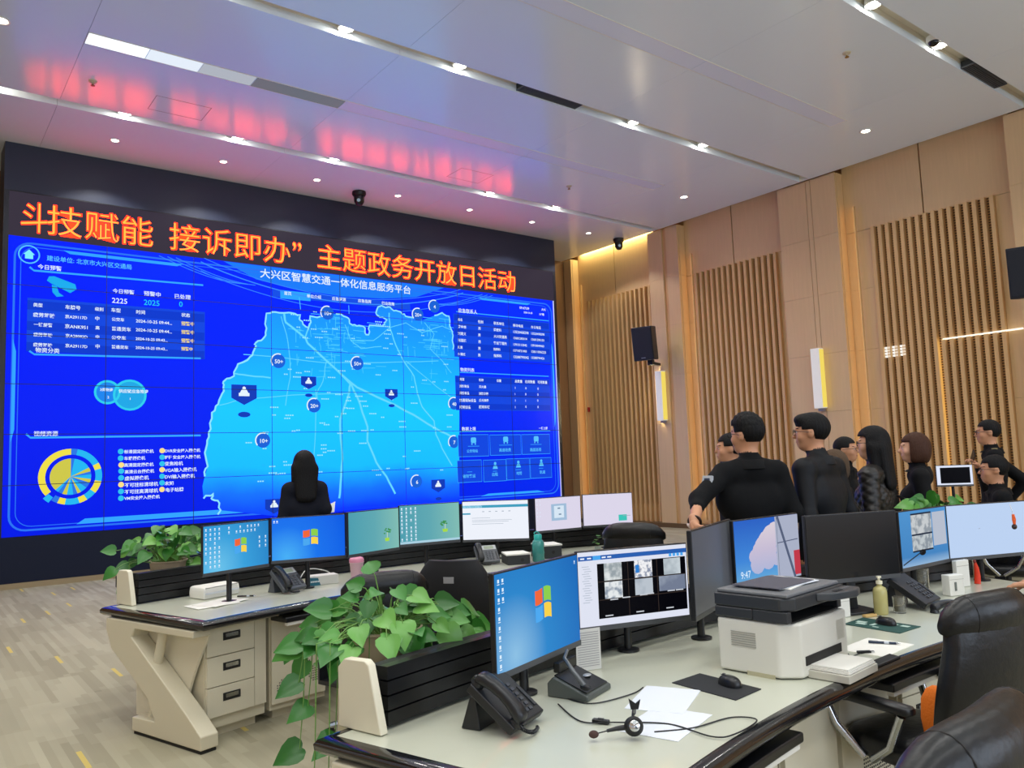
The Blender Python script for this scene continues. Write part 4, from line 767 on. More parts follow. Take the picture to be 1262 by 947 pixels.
def deco_n2(t,*a):
    f = U(*a); plate(t,f,.0,.885,1,.945,emi('app_blue','2a5fb0',1),'app_bar'); plate(t,f,.13,.885,.2,.945,emi('app_cyan','4aa6ee',1),'app_tab',-.0045)
    mb = MB()
    for u in (.02,.08,.21,.26): p = f(u,.905); mb.poly([p,(p[0]+.02,p[1]),(p[0]+.02,p[1]+.006),(p[0],p[1]+.006)],-.005)
    mb.build('app_words', emi('app_white','f2f6ff',1), t)
    mb = MB()
    for k in range(4): p = f(.83+.037*k,.845); mb.poly([p,(p[0]+.014,p[1]),(p[0]+.014,p[1]+.014),(p[0],p[1]+.014)],-.0045)
    mb.build('app_buttons', emi('app_cyan','4aa6ee',1), t)
    plate(t,f,.165,.09,.985,.83,blk,'video_wall_view')
    P = [(.225,.595,.385,.83,'96a0a6','dfe4e4',14),(.50,.595,.665,.83,'8a93a8','f0f0f2',60),(.775,.595,.935,.82,'a7b2ba','c6d0d6',10),(.225,.35,.385,.575,'8c98a8','e4e8ea',26),(.50,.355,.665,.575,'9ea9b6','b9c2cc',8),(.725,.375,.975,.585,'727c92','9aa4b4',6)]
    for i,(u0,v0,u1,v1,c1,c2,sc) in enumerate(P): plate(t,f,u0,v0,u1,v1,noise_pic('feed_%d'%i,c1,c2,sc),'camera_feed',-.0046)
    plate(t,f,.51,.66,.545,.77,emi('feed_blue','2f7fd0',1),'feed_spot',-.0049)
    mb = MB()
    for u in (.44,.71): p = f(u,.09); q = f(u,.83); mb.line([p,q],.003,-.005)
    for v in (.34,.585): mb.line([f(.165,v),f(.985,v)],.003,-.005)
    mb.build('view_grid', emi('grid_brown','3a302c',1), t); mb = MB()
    for u,v in ((.27,.325),(.38,.335),(.54,.345),(.6,.35),(.8,.36),(.88,.36),(.22,.115),(.5,.12),(.78,.125)): p = f(u,v); mb.poly([p,(p[0]+.04,p[1]),(p[0]+.04,p[1]+.005),(p[0],p[1]+.005)],-.0052)
    mb.build('view_captions', emi('caption_white','c8ccd4',1), t)['kind'] = 'stuff'; mb = MB()
    for k in range(16): p = f(.03+.01*(k%3),.8-.032*k); mb.poly([p,(p[0]+.035,p[1]),(p[0]+.035,p[1]+.003),(p[0],p[1]+.003)],-.0045)
    mb.build('list_lines', emi('list_grey','b4bdcc',1), t)
def deco_n4(t,*a):
    f = U(*a)
    cl = MB()
    for k in range(26):
        u, v = rng.uniform(.25,.62), rng.uniform(.3,.95); v = min(v, .35+1.1*(u-.2)); x_,z_ = f(u,v); r = rng.uniform(.02,.055); cl.poly([(x_+r*math.cos(q)*1.3,z_+r*math.sin(q)) for q in [i*PI/6 for i in range(12)]],-.0040-.00002*k)
    cl.build('cloud_picture', emi_grad('pic_cloud',[(0,'9fb0d8'),(.6,'c6bcd4'),(1,'d8cdd8')],'Z',.2,.5), t)
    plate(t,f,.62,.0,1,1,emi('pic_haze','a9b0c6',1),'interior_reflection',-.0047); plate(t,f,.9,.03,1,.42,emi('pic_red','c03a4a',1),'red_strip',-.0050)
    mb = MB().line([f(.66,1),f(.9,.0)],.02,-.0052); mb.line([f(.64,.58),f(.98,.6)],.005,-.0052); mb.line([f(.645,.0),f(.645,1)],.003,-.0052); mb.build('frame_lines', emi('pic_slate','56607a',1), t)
    x_, z_ = f(.05,.13); obj('clock_digits', text_mesh('9:47', icon_c[0], 'clock', None, .045), t, (x_,-.0055,z_)); x_, z_ = f(.05,.04); obj('date_line', text_mesh('10月25日, 星期五', icon_c[0], 'date', None, .02), t, (x_,-.0055,z_))
def deco_n6(t,*a):
    f = U(*a); plate(t,f,.22,.56,.66,.92,noise_pic('pic_photo1','8e97a0','c4c9cc',20),'photo_window'); plate(t,f,.22,.26,.66,.54,noise_pic('pic_photo2','8a949e','bcc4c8',24),'photo_window'); plate(t,f,.68,.3,.97,.93,emi('pic_panel','b4bccc',1),'side_panel_window')
    for v in (.54,.92,.24): plate(t,f,.22,v,.66,v+.03,emi('pic_bar','14243c',1),'window_bar',-.0046)
    x_,z_ = f(.42,.22); MB().poly([(x_+.04*math.cos(q),z_+.018*math.sin(q)) for q in [i*PI/6 for i in range(12)]],-.005).build('dark_spot', blk, t); MB().line([f(0,.05),f(.42,.24)],.008,-.005).build('lamp_arm_picture', emi('pic_arm','2a3440',1), t)
def deco_n7(t,*a):
    f = U(*a); p = f(.36,.52); MB().poly([p,(p[0]+.02,p[1]+.002),(p[0]+.012,p[1]+.006)],-.0045).build('small_mark', emi('page_grey','9aa8b8',1), t)
monitor(1.96,2.42,1.07,19.2,.61,.37,'big monitor with blue flag-logo desktop behind the black desk phone',win_pic('pic_n1',.61,.31,'1560b4','2b86cc','8cc0e4'),deco_n1)
monitor(2.67,2.61,1.06,-15.7,.576,.352,'monitor showing a grid of camera feeds beside the printer',emi('app_page','dfe3f2',1),deco_n2)
monitor(3.14,2.53,1.105,22,.655,.40,'switched-off grey monitor seen edge-on behind the printer',mat('screen_off_grey','4c4e54',.3,emit=('3a3c42',.6)))  # reflection on the dark screen painted as grey emission
monitor(3.666,2.594,1.123,1.8,.595,.361,'monitor with sky lock screen and a clock reading 9:47',emi_grad('pic_sky',[(0,'6fb4d8'),(.45,'3f86d8'),(1,'2a62c4')],'Z',.17,.53),deco_n4)
monitor(4.16,2.40,1.11,-19.8,.61,.37,'switched-off black monitor in front of the man with glasses',mat('screen_off_black','0c0d11',.25),base=True)
monitor(5.004,2.416,1.087,-.7,.5825,.3535,'monitor with two photo windows on a blue desktop',emi_grad('pic_n6',[(0,'b9d4e6'),(.3,'3f82c0'),(1,'4a90cc')],'Z',.12,.48),deco_n6)
monitor(5.613,2.295,1.087,-20,.675,.3535,'monitor with blank pale blue page at the right edge of the photo',emi('pic_pale','bcd2f2',1.0),deco_n7)
# ------------------------------------------------------------------ chairs
leather = mat('black_leather','0e0f12',.36,spec=.45,bump=.25,scale=14,bscale=26); mesh_b = mat('chair_fabric','0b0c11',.75); pl_black = mat('chair_plastic','111216',.35)
def loft(rings, caps=True):
    n = len(rings[0]); m = MB(); vs = [v for r in rings for v in r]; k = len(rings)
    fs = [(i*n+j,i*n+(j+1)%n,(i+1)*n+(j+1)%n,(i+1)*n+j) for i in range(k-1) for j in range(n)]
    if caps: fs += [tuple(range(n-1,-1,-1)),tuple(range((k-1)*n,k*n))]
    return m.add(vs,fs)
def sring(cx_, cy_, cz_, rx, ry, n=28, e=.5, tilt=0, bend=0):
    out = []
    for i in range(n):
        a = 2*PI*i/n; c, s = math.cos(a), math.sin(a); x = rx*math.copysign(abs(c)**e,c); y = ry*math.copysign(abs(s)**e,s)
        y += bend*(x/rx)**2 if rx else 0
        out.append((cx_+x, cy_+y*math.cos(tilt), cz_+y*math.sin(tilt)))
    return out
def chair(x, y, yaw, label, top=1.06, roll=True, w=.52, tag_=False, arms=True):
    t = thing('office_chair', label, 'chair', (x,y,0), R_(yaw)); b = top-.52   # back height
    # padded back, curved like a shell; y negative is behind the sitter
    R = []
    for k in range(13):
        f = k/12; z = .50+b*f; yy = -.25-.04*math.sin(PI*f*.9)-.07*f; ww = w/2*(.86+.14*math.sin(PI*min(1,f*1.3)))*(1 if f < .85 else 1-.28*(f-.85)/.15); th = .035+.018*math.sin(PI*f)
        R.append(sring(0,yy,z,ww,th,32,.45,0,.045))
    bk = loft(R).build('backrest', mesh_b if not roll else leather, t, smooth=True)
    if roll:      # leather head roll folded over the top, with stitched seams
        R = []
        for k in range(17):
            f = k/16; xx = -w/2*.93+w*.93*f; s = (1-abs(2*f-1)**4)**.5; pin = 1-.05*(abs(f-.22) < .03)-.05*(abs(f-.78) < .03)
            ring = []
            for i in range(20):
                a = 2*PI*i/20; ring.append((xx, -.325+.045*(2*f-1)**2+(.062*pin*math.cos(a))*max(.25,s), top-.055+(.085*pin*math.sin(a))*max(.3,s)-.03*(2*f-1)**4))
            R.append(ring)
        loft(R).build('head_roll', leather, bk, smooth=60)
        for sx in (-1,1):
            MB().tube([(sx*w*.28, -.3087+.0575*math.cos(a), top-.059+.078*math.sin(a)) for a in [2*PI*i/24 for i in range(24)]], .0022, 6, True).build('seam', mat('seam_black','08080a',.5), bk)
    if tag_: MB().span((-.035,-.385,top-.16),(.035,-.375,top-.12)).build('maker_label', mat('label_grey','9a9a9c',.4), bk)
    MB().span((-.03,-.33,.40),(.03,-.30,.62)).build('back_bracket', pl_black, t, bevel=.006)
    R = [sring(0,.0,z,.255*s,.25*s,36,.5) for z, s in ((.405,.80),(.42,.94),(.45,1),(.48,1),(.505,.93),(.515,.78))]
    loft(R).build('seat', leather, t, smooth=50)
    if arms:
        for s in (-1,1):
            a = MB().tube([(s*.30,.20,.655),(s*.30,.24,.625),(s*.285,.20,.53),(s*.25,.10,.42)],[.018,.018,.017,.016],10).tube([(s*.25,.06,.42),(s*.285,-.05,.50),(s*.30,-.12,.64)],.016,10).build('armrest', chrome, t, smooth=True)
            R = [[(s*.30+.033*math.copysign(abs(math.cos(q))**.6,math.cos(q))*k, yy, .665+.02*math.copysign(abs(math.sin(q))**.6,math.sin(q))*k-.035*max(0,(yy-.14)/.1)**2) for q in [2*PI*i/16 for i in range(16)]] for yy, k in ((-.17,.6),(-.155,.95),(-.05,1),(.1,1),(.2,.95),(.235,.6))]
            loft(R).build('arm_pad', pl_black, a, smooth=60)
    MB().cyl((0,0,.10),(0,0,.40),.03,.025).build('gas_lift', mat('lift_grey','3a3c40',.3,.7), t, smooth=True)
    MB().span((-.1,-.12,.385),(.1,.12,.407)).build('mechanism', pl_black, t)
    for k in range(5):
        a = 2*PI*k/5+.3; c, s = math.cos(a), math.sin(a)
        l = MB().tube([(0,0,.12),(.14*c,.14*s,.105),(.3*c,.3*s,.07)],[.03,.024,.018],8).build('base_leg', chrome, t, smooth=True)
        MB().cyl((.3*c-.014*s,.3*s+.014*c,.03),(.3*c+.014*s,.3*s-.014*c,.03),.03,n=14).build('caster', pl_black, l, smooth=True)
    return t
chair(1.51,.98,4,'black leather chair with wrinkled head roll at the bottom right corner',1.165,True,.60)
chair(3.34,1.67,-10,'black leather chair drawn up at the nearest worktop with its armrest in view',1.07,True,.54)
chair(3.17,4.70,-53,'black chair with grey label on its back, beside the big plant',1.03,False,.54,True)
chair(2.40,4.58,-17,'black leather chair behind the big plant, turned to the far console',1.0,True,.56)
chair(5.16,4.93,-60,'black leather chair at the end of the far console',1.07,True,.58)
t = thing('orange_cushion','bright orange cushion standing on the leather chair seat','cushion',(3.185,1.545,.516),R_(-8))
loft([sring(0,0,z,.032*s,.06*s,24,.7) for z, s in ((0,.55),(.02,.9),(.09,1.05),(.16,.95),(.20,.6),(.215,.2))]).build('cover', mat('orange_cloth','f07a1c',.8,bump=.3,scale=40), t, smooth=70); MB().tube([(0,-.08,.02),(0,-.09,.1),(0,-.07,.19)],.004,6).build('piping', mat('orange_dark','d05e10',.8), t)

# ------------------------------------------------------------------ desk telephones
def phone(x, y, yaw, label, body='1b1d22', lcd=True, s=1.0, tilt=32, handset_off=False):
    t = thing('desk_phone', label, 'telephone', (x,y,DZ+.001), R_(yaw)); m = mat('phone_'+body,body,.4); dk = mat('phone_handset','16181c',.32)
    T = Matrix.Scale(s,4) @ Matrix.Translation((0,-.09,.022)) @ Matrix.Rotation(R_(tilt),4,'X')   # face plane, local y up the face
    MB().prism([(-.10,0),(.10,0),(.10,.19),(-.10,.19)],-.018,.012,M=T).build('body', m, t, bevel=.006)
    MB().prism([(.04*s,0),(.11*s,0),(.075*s,.1*s),(.055*s,.1*s)],-.07*s,.07*s,'yz').build('stand', m, t, bevel=.004)
    if lcd:
        MB().span((-.03,.135,.012),(.09,.182,.015),T).build('bezel', mat('phone_bezel','b9bdbf',.4), t); MB().span((-.015,.143,.015),(.07,.175,.0165),T).build('display', mat('lcd','8f9a86',.3), t)
    km = MB().span((-.0085,-.0055,0),(.0085,.0055,.004)).mesh('key', mat('key_grey','3b3e45',.45)); rows = 5 if lcd else 6
    for i in range(3):
        for k in range(rows):
            o = obj('key', km, t); o.matrix_local = T @ Matrix.Translation((-.005+i*.026,.03+k*.02,.012))
    MB().span((.075,.03,.012),(.09,.11,.0155),T).build('side_keys', mat('key_dark','2a2c31',.45), t)
    # handset lies along the left side
    hp = [(-.07,-.005,.03),(-.07,.02,.045),(-.07,.095,.056),(-.07,.17,.045),(-.07,.195,.03)]
    if handset_off: Th = Matrix.Translation((.06,-.15,-.01)) @ Matrix.Rotation(R_(70),4,'Z')
    else: Th = T
    R = []
    for j, p_ in enumerate(hp):
        wv = (.026,.03,.021,.03,.026)[j]; hh = (.02,.022,.013,.022,.02)[j]
        R.append([tuple(Th @ Vector((p_[0]+wv*math.copysign(abs(math.cos(q))**.7,math.cos(q)),p_[1],p_[2]+hh*math.copysign(abs(math.sin(q))**.7,math.sin(q))))) for q in [2*PI*i/16 for i in range(16)]])
    h = loft(R).build('handset', dk, t, smooth=60, sub=1)
    for p_ in (.01,.18): MB().cyl((-.07,p_,.012),(-.07,p_,.03),.024,.02,14,M=Th).build('ear_cap', dk, h, smooth=True)
    c0 = Th @ Vector((-.07,-.015,.025)); pts = []
    for i in range(90):
        f = i/89; pts.append((c0.x-.03*s+.11*s*f+.0*f, c0.y-.012*s*math.sin(PI*f)-.006*math.cos(i*1.3), max(.006,(c0.z)*(1-f)**3+.008+.006*math.sin(i*1.3))))
    MB().tube(pts,.0022,5).build('coiled_cord', dk, t, smooth=True)
    return t
phone(1.645,2.255,24,'black desk phone with upright handset beside the big blue monitor','15171b',False,1.08,38)
phone(4.52,2.28,8,'black desk phone by the pump bottle, with a bar of handset in front','1a1b20',False,1.2,34,True)
phone(2.27,5.72,20,'grey desk phone with small display below the two blue monitors','4a4e55',True,1.05,42)
phone(4.10,5.78,-20,'grey desk phone with display below the web page monitor','50545a',True,1.0,42)

# ------------------------------------------------------------------ printer
t = thing('printer','white and charcoal laser printer with papers on its lid','printer',(2.97,2.055,DZ),R_(6)); pw, pd = .46, .34
pwht = mat('printer_white','dedbd0',.4); pdk = mat('printer_charcoal','2d2f33',.4); pgr = mat('printer_grey','6e7074',.4)
MB().prism([(-.23,.17),(-.23,-.10),(-.17,-.17),(.23,-.17),(.23,.17)],.004,.215).build('lower_body', pwht, t, bevel=.012)
MB().span((-.15,-.173,.05),(.16,-.169,.085)).build('tray_slot', mat('slot_black','0c0c0d',.6), t)
for k in range(7): MB().box((-.2315,.05,.165-k*.009),(.003,.11,.0035)).build('vent_slot', mat('vent_line','a7a498',.5), t)
MB().span((-.233,-.08,.0),(-.228,.04,.016)).build('grip', mat('grip_tan','b9b293',.5), t)
MB().span((-.235,-.0,.218),(.235,.175,.262)).build('rear_block', pdk, t, bevel=.008); MB().span((-.235,-.15,.218),(-.2,.0,.262)).build('side_post', pdk, t, bevel=.004); MB().span((.2,-.15,.218),(.235,0,.262)).build('side_post', pdk, t, bevel=.004)
MB().span((-.2,-.15,.216),(.2,0,.222)).build('output_tray', mat('slot_black','0c0c0d',.6), t)
MB().prism([(-.235,.175),(-.235,-.12),(-.19,-.165),(.0,-.165),(.235,-.165),(.235,.175)],.262,.315).build('scanner', pdk, t, bevel=.008)
p_ = MB().prism([(-.02,-.165),(.235,-.165),(.235,-.235),(.16,-.255),(.02,-.215)],.278,.31).build('control_panel', mat('panel_grey','3d4044',.35), t, bevel=.006)
MB().span((.06,-.215,.3105),(.12,-.195,.312)).build('screen', mat('panel_lcd','1c1e22',.2), p_)
for k in range(4): MB().cyl((.14+.02*k,-.2,.310),(.14+.02*k,-.2,.3125),.006,n=10).build('button', pgr, p_)
MB().span((-.225,-.15,.315),(.225,.165,.33)).build('lid', pgr, t, bevel=.006)
MB().span((.13,-.17,.1),(.2,-.168,.18)).build('front_label', mat('printer_label','cfcbbd',.5), t)
sheet_m = mat('paper','eceae2',.7); sheet_b = mat('paper_blue','dfe3ea',.7); sheet_d = mat('paper_dark','4b4a55',.6)
def sheet(name, label, x, y, z, w, d, yaw, m=sheet_m, h=.0015, curl=.0, cat='paper', n=6):
    t = thing(name, label, cat, (x,y,z), R_(yaw)); mb = MB(); 
    vs = []
    for i in range(n+1):
        for k in range(n+1):
            u, v = i/n-.5, k/n-.5; vs.append((u*w, v*d, h+curl*max(0,u+v-.3)**2+(.0008 if (i+k)%2 else 0)))
    vs += [(-w/2,-d/2,0),(w/2,-d/2,0),(w/2,d/2,0),(-w/2,d/2,0)]; q = n+1; b_ = q*q
    fs = [(i*q+k,(i+1)*q+k,(i+1)*q+k+1,i*q+k+1) for i in range(n) for k in range(n)]+[(b_+3,b_+2,b_+1,b_)]
    fs += [(b_,b_+1)+tuple(i*q for i in range(n,-1,-1)),(b_+1,b_+2)+tuple(n*q+k for k in range(n,-1,-1)),(b_+2,b_+3)+tuple(i*q+n for i in range(0,n+1)),(b_+3,b_)+tuple(k for k in range(0,n+1))]
    mb.add(vs,fs).build('sheet', m, t); return t
for nm, lb, x, y, dz, yaw, m in (('paper','white sheet at the bottom of the pile on the printer lid',2.985,2.075,.331,14,sheet_m),('paper','white sheet skewed in the pile on the printer lid',2.97,2.07,.3345,2,sheet_b),('paper','dark printed sheet on top of the printer lid',2.945,2.07,.338,6,sheet_d)): sheet(nm,lb,x,y,DZ+dz,.30,.215,yaw,m,.003)
t = thing('paper_stack','stack of white paper sticking out of the printer front','paper',(2.99,1.84,DZ+.034),R_(6))
for k in range(3): MB().span((-.12+.004*k,-.11+.003*k,k*.006),(.12-.003*k,.05,k*.006+.005)).build('sheet', sheet_m, t)
MB().span((-.13,-.115,-.032),(.13,.05,-.002)).build('tray', mat('tray_grey','c9c5b8',.5), t, bevel=.003)

# ------------------------------------------------------------------ mice, pads and small things on the near worktop
def mouse(x, y, yaw, label, z):
    t = thing('mouse', label, 'mouse', (x,y,z), R_(yaw))
    R = [sring(0,yy,.002+0*yy,.001,.001,16,1) for yy in ()]
    mb = MB(); n, k = 20, 10; vs = []
    for i in range(k+1):
        f = i/k; a = f*PI/2
        for j in range(n):
            q = 2*PI*j/n; c, s = math.cos(q), math.sin(q); vs.append((.031*math.copysign(abs(c)**.8,c)*math.cos(a)**.6, .055*math.copysign(abs(s)**.9,s)*math.cos(a)**.6-.004*f, .036*math.sin(a)**.9))
    mb.add(vs, [(i*n+j,i*n+(j+1)%n,(i+1)*n+(j+1)%n,(i+1)*n+j) for i in range(k) for j in range(n)]+[tuple(range(n-1,-1,-1))]).build('shell', mat('mouse_black','15161a',.3), t, smooth=True)
    MB().cyl((-.004,.03,.029),(.004,.03,.029),.009,n=12).build('wheel', mat('wheel_grey','3a3b40',.5), t, smooth=True); MB().span((-.0006,.012,.0295),(.0006,.05,.0315)).build('button_gap', mat('gap_dark','1c1c1a',.7), t)
def pad(pts, label, m, band=None):
    cx_ = sum(p[0] for p in pts)/4; cy_ = sum(p[1] for p in pts)/4
    t = thing('mouse_pad', label, 'mouse pad', (cx_,cy_,DZ)); MB().prism([(p[0]-cx_,p[1]-cy_) for p in pts],0,.004).build('mat', m, t, bevel=.0015)
    if band: MB().prism([(p[0]-cx_)*.97 and ((p[0]-cx_)*1.0,(p[1]-cy_)*1.0) for p in pts],-.0004,.0012).build('base', band, t)
    return t
pad([(2.42,1.89),(2.60,1.91),(2.61,2.21),(2.43,2.2)],'black mouse pad beside the printer',mat('pad_black','1d1f23',.7)); mouse(2.555,2.02,-12,'black mouse on the black pad beside the printer',DZ+.004)
t = pad([(3.82,2.0),(4.03,2.0),(4.05,2.31),(3.84,2.3)],'dark green patterned mouse pad by the pump bottle',mat('pad_green','1f4a44',.7))
pm_ = mat('pad_print','b9cfc4',.7)
for x0, y0, w_, d_ in ((-.05,.06,.03,.05),(-.01,.08,.03,.05),(-.04,.02,.05,.02),(.03,-.12,.03,.04),(.04,-.06,.02,.03),(-.07,-.02,.015,.03)): MB().span((x0,y0,.004),(x0+w_,y0+d_,.0046)).build('print', pm_, t)
mouse(3.96,2.14,-10,'black mouse on the green patterned pad',DZ+.005)
pad([(5.05,1.93),(5.24,1.9),(5.27,2.14),(5.08,2.16)],'green mouse pad under the hand at the right edge',mat('pad_green','1f4a44',.7)); mouse(5.17,2.02,-16,'black mouse held by the hand at the right edge',DZ+.004)
sheet('paper','white sheet lying between the headset and the mouse pad',2.25,2.08,DZ+.0006,.21,.297,-62,sheet_b)
sheet('paper','written note sheet under the headset cable',2.06,1.90,DZ+.0006,.21,.297,-72,sheet_b,.001)
sheet('paper','white sheet with a pen on it near the green mouse pad',3.50,1.945,DZ,.297,.21,4,sheet_m)
t = thing('note_sheet','typed list taped under the camera-feed monitor, hanging to the desk','paper',(2.335,2.565,DZ+.002),R_(-14))
MB().span((-.062,0,0),(.055,.0015,.17)).build('sheet', mat('note_grey','cfcdc8',.7), t)
l_ = MB()
for k in range(15): l_.box((-.004,-.0007,.155-k*.0098),(.1,.0005,.0028))
l_.build('typed_lines', mat('ink_grey','9a989a',.7), t)['kind'] = 'stuff'
def pen(x, y, yaw, label, z=DZ+.0025, c='1c2f4a'):
    t = thing('pen', label, 'pen', (x,y,z), R_(yaw)); MB().cyl((-.065,0,.006),(.05,0,.006),.0055,n=10).build('barrel', mat('pen_'+c,c,.3), t, smooth=True)
    MB().cyl((.05,0,.006),(.068,0,.006),.005,.001,10).build('tip', chrome, t, smooth=True); MB().span((-.064,-.0015,.0115),(-.025,.0015,.0135)).build('clip', chrome, t); MB().cyl((-.0,0,.006),(.02,0,.006),.0058,n=10).build('grip', mat('pen_grip','c8d0da',.4), t, smooth=True)
pen(3.57,1.945,-62,'dark blue pen lying on the white sheet near the chair')
pen(1.98,5.72,-35,'black pen beside the paper pile on the far console',c='101116')
# radio charging cradle
t = thing('charging_cradle','grey and black wedge-shaped charging cradle under the blue monitor','charger',(2.09,2.36,DZ),R_(20))
MB().prism([(-.085,.0),(.085,.0),(.085,.05),(.06,.075),(-.085,.02)],-.1,.1,'yz').build('body', mat('cradle_grey','4d524f',.4), t, bevel=.006)
MB().prism([(-.075,.026),(.06,.0755),(.06,.079),(-.075,.03)],-.085,.085,'yz').build('top_face', mat('cradle_black','131416',.3), t); MB().span((-.05,.055,.075),(.09,.085,.115)).build('rear_lip', mat('cradle_black','131416',.3), t, bevel=.006)
MB().ell((.045,-.01,.056),(.022,.016,.004)).build('badge', mat('cradle_badge','b9bcbf',.3,.5), t, smooth=True)
t = thing('radio_handset','slim black microphone resting in the charging cradle','microphone',(2.04,2.335,DZ+.055),R_(20))
MB().tube([(-.03,-.06,.0),(-.04,-.02,.05),(-.01,.03,.085),(.05,.05,.10)],[.010,.009,.007,.006],10).build('gooseneck', mat('mic_grey','6a6d70',.35,.5), t, smooth=True); MB().ell((-.03,-.065,-.005),(.013,.022,.012)).build('capsule', pl_black, t, smooth=True)
def cable(label, pts, r=.0025, m=None, seg=10, name='cable'):
    P = [Vector(p) for p in pts]; out = []
    for i in range(len(P)-1):
        a, b, c, d = P[max(0,i-1)],P[i],P[i+1],P[min(len(P)-1,i+2)]
        for k in range(seg):
            u = k/seg; out.append(.5*((2*b)+(c-a)*u+(2*a-5*b+4*c-d)*u*u+(3*b-a-3*c+d)*u**3))
    out.append(P[-1]); o = MB().tube(out,r,7).build(name, m or mat('cable_black','141518',.45), None, smooth=True)
    return tag(o, label, 'cable')
z = DZ+.004
cable('thin black headset cable looping across the papers to the desk edge',[(1.93,2.30,z),(1.86,2.10,z),(1.93,2.0,z+.004),(2.05,1.88,z),(2.05,1.70,z+.003),(2.12,1.665,z+.004),(2.28,1.70,z+.003),(2.25,1.78,z),(2.08,1.80,z),(1.96,1.86,z)])
cable('black cable running from the cradle past the inline control',[(2.0,2.36,z),(2.02,2.22,z),(2.2,2.2,z),(2.3,2.23,z)])
cable('thin cable with small plug beside the printer tray',[(3.22,2.08,z),(3.3,1.98,z),(3.26,1.93,z),(3.34,1.93,z)],.002)
t = thing('cable_plug','small black plug at the end of the cable by the printer tray','plug',(3.36,1.925,DZ+.001),R_(-35)); MB().span((-.03,-.009,0),(.03,.009,.011)).build('shell', pl_black, t, bevel=.003); MB().span((.03,-.006,.002),(.045,.006,.008)).build('connector', chrome, t)
t = thing('inline_control','small black inline volume control on the headset cable','control',(1.90,2.045,DZ+.001),R_(-65)); MB().span((-.03,-.01,0),(.03,.01,.014)).build('shell', pl_black, t, bevel=.004); MB().span((-.01,-.004,.014),(.01,.004,.017)).build('slider', mat('wheel_grey','3a3b40',.5), t)
# headset with boom microphone
t = thing('headset','black single-ear headset with foam-tipped boom lying on the papers','headset',(1.88,1.875,DZ),R_(-37))
e_ = MB().lathe([(0,.0),(.024,.0),(.03,.008),(.03,.02),(.022,.03),(0,.031)],24,M=Matrix.Translation((0,0,.035)) @ Matrix.Rotation(R_(70),4,'X')).build('ear_cushion', mat('foam_black','101113',.6), t, smooth=True)
MB().lathe([(0,.004),(.012,.003),(.017,0),(.017,-.004)],20,M=Matrix.Translation((0,-.032,.047)) @ Matrix.Rotation(R_(70),4,'X')).build('silver_ring', mat('silver','c8cacc',.2,1), e_, smooth=True)
MB().tube([(-.02,-.005,.035),(-.055,-.005,.032),(-.085,-.01,.028)],[.009,.007,.005],10).tube([(-.085,-.01,.028),(-.115,-.016,.024)],.002,6).build('boom', pl_black, t, smooth=True); MB().ell((-.128,-.019,.022),(.016,.012,.012)).build('foam_tip', mat('foam_brown','4a3530',.9), t, smooth=True)
MB().tube([(.0,.01,.06),(.01,.05,.075),(.025,.10,.07),(.03,.15,.03),(.02,.17,.008)],.0035,8).build('headband', pl_black, t, smooth=True); MB().prism([(-.012,.0),(.012,.0),(.02,.03),(.004,.018),(-.018,.034)],0,.006,'xz').build('temple_pad', pl_black, t, (.012,.03,.078))
# bottle, glass, cards and oddments
glass = mat('clear_plastic','f4f1e4',.08,trans=.9,spec=.5)
t = thing('pump_bottle','translucent yellow pump bottle by the second desk phone','bottle',(4.20,2.29,DZ+.001))
MB().lathe([(0,.0),(.032,.0),(.036,.01),(.036,.12),(.03,.14),(.013,.15),(.013,.16)],28).build('body', mat('bottle_yellow','d9cf8a',.2,trans=.35), t, smooth=50)
MB().lathe([(0,.16),(.017,.16),(.017,.176),(.006,.178),(.006,.19),(.013,.192),(.013,.2),(0,.2)],20).build('pump', mat('pump_cream','efe9cf',.35), t, smooth=50); MB().tube([(0,0,.196),(-.02,-.01,.197),(-.032,-.016,.19)],.005,8).build('nozzle', mat('pump_cream','efe9cf',.35), t, smooth=True)
def tumbler(x, y, r, h, label, m=glass):
    t = thing('drinking_glass', label, 'glass', (x,y,DZ+.001)); MB().lathe([(0,.0),(r*.9,.0),(r,h),(r-.004,h),(r*.9-.004,.008),(0,.008)],28).build('wall', m, t, smooth=50); MB().lathe([(0,.009),(r*.88-.004,.009),(r*.93-.004,h*.45),(0,h*.45)],24).build('drink', mat('tea','d8c27a',.1,trans=.6), t, smooth=50)
tumbler(4.30,2.24,.034,.085,'small glass of pale tea in front of the pump bottle'); tumbler(4.95,2.42,.035,.15,'tall clear glass beside the white card box')
def cardbox(x, y, w, d, h, yaw, label, c='e8e6df', name='card_box'):
    t = thing(name, label, 'box', (x,y,DZ+.001), R_(yaw)); MB().span((-w/2,-d/2,0),(w/2,d/2,h)).build('box', mat('card_'+c,c,.5), t, bevel=.004); MB().span((-w/2+.003,-d/2-.0008,h*.78),(w/2-.003,-d/2,h*.8)).build('lid_line', mat('lid_line','b8b5ad',.6), t)
cardbox(3.99,2.405,.11,.045,.105,-12,'white card box in front of the black switched-off monitor'); cardbox(5.32,2.36,.12,.03,.165,-12,'upright white card in front of the photo-window monitor'); cardbox(5.0,2.27,.11,.06,.12,-20,'white plastic card box between the glass and the blue clip')
MB().span((-.02,-.033,.03),(-.005,-.031,.08)).build('slot', mat('slot_grey','6e7470',.5), bpy.data.objects['card_box.002'])
t = thing('red_horn','small bright red curved horn-shaped pen standing on the worktop','ornament',(5.49,2.34,DZ)); MB().tube([(0,0,0),(.008,0,.05),(.004,0,.10),(-.012,0,.135)],[.019,.018,.014,.008],14).build('body', mat('horn_red','e23a1e',.35), t, smooth=True); MB().ell((-.015,0,.142),(.009,.009,.012)).build('tip', mat('horn_tip','7a1c10',.4), t, smooth=True)
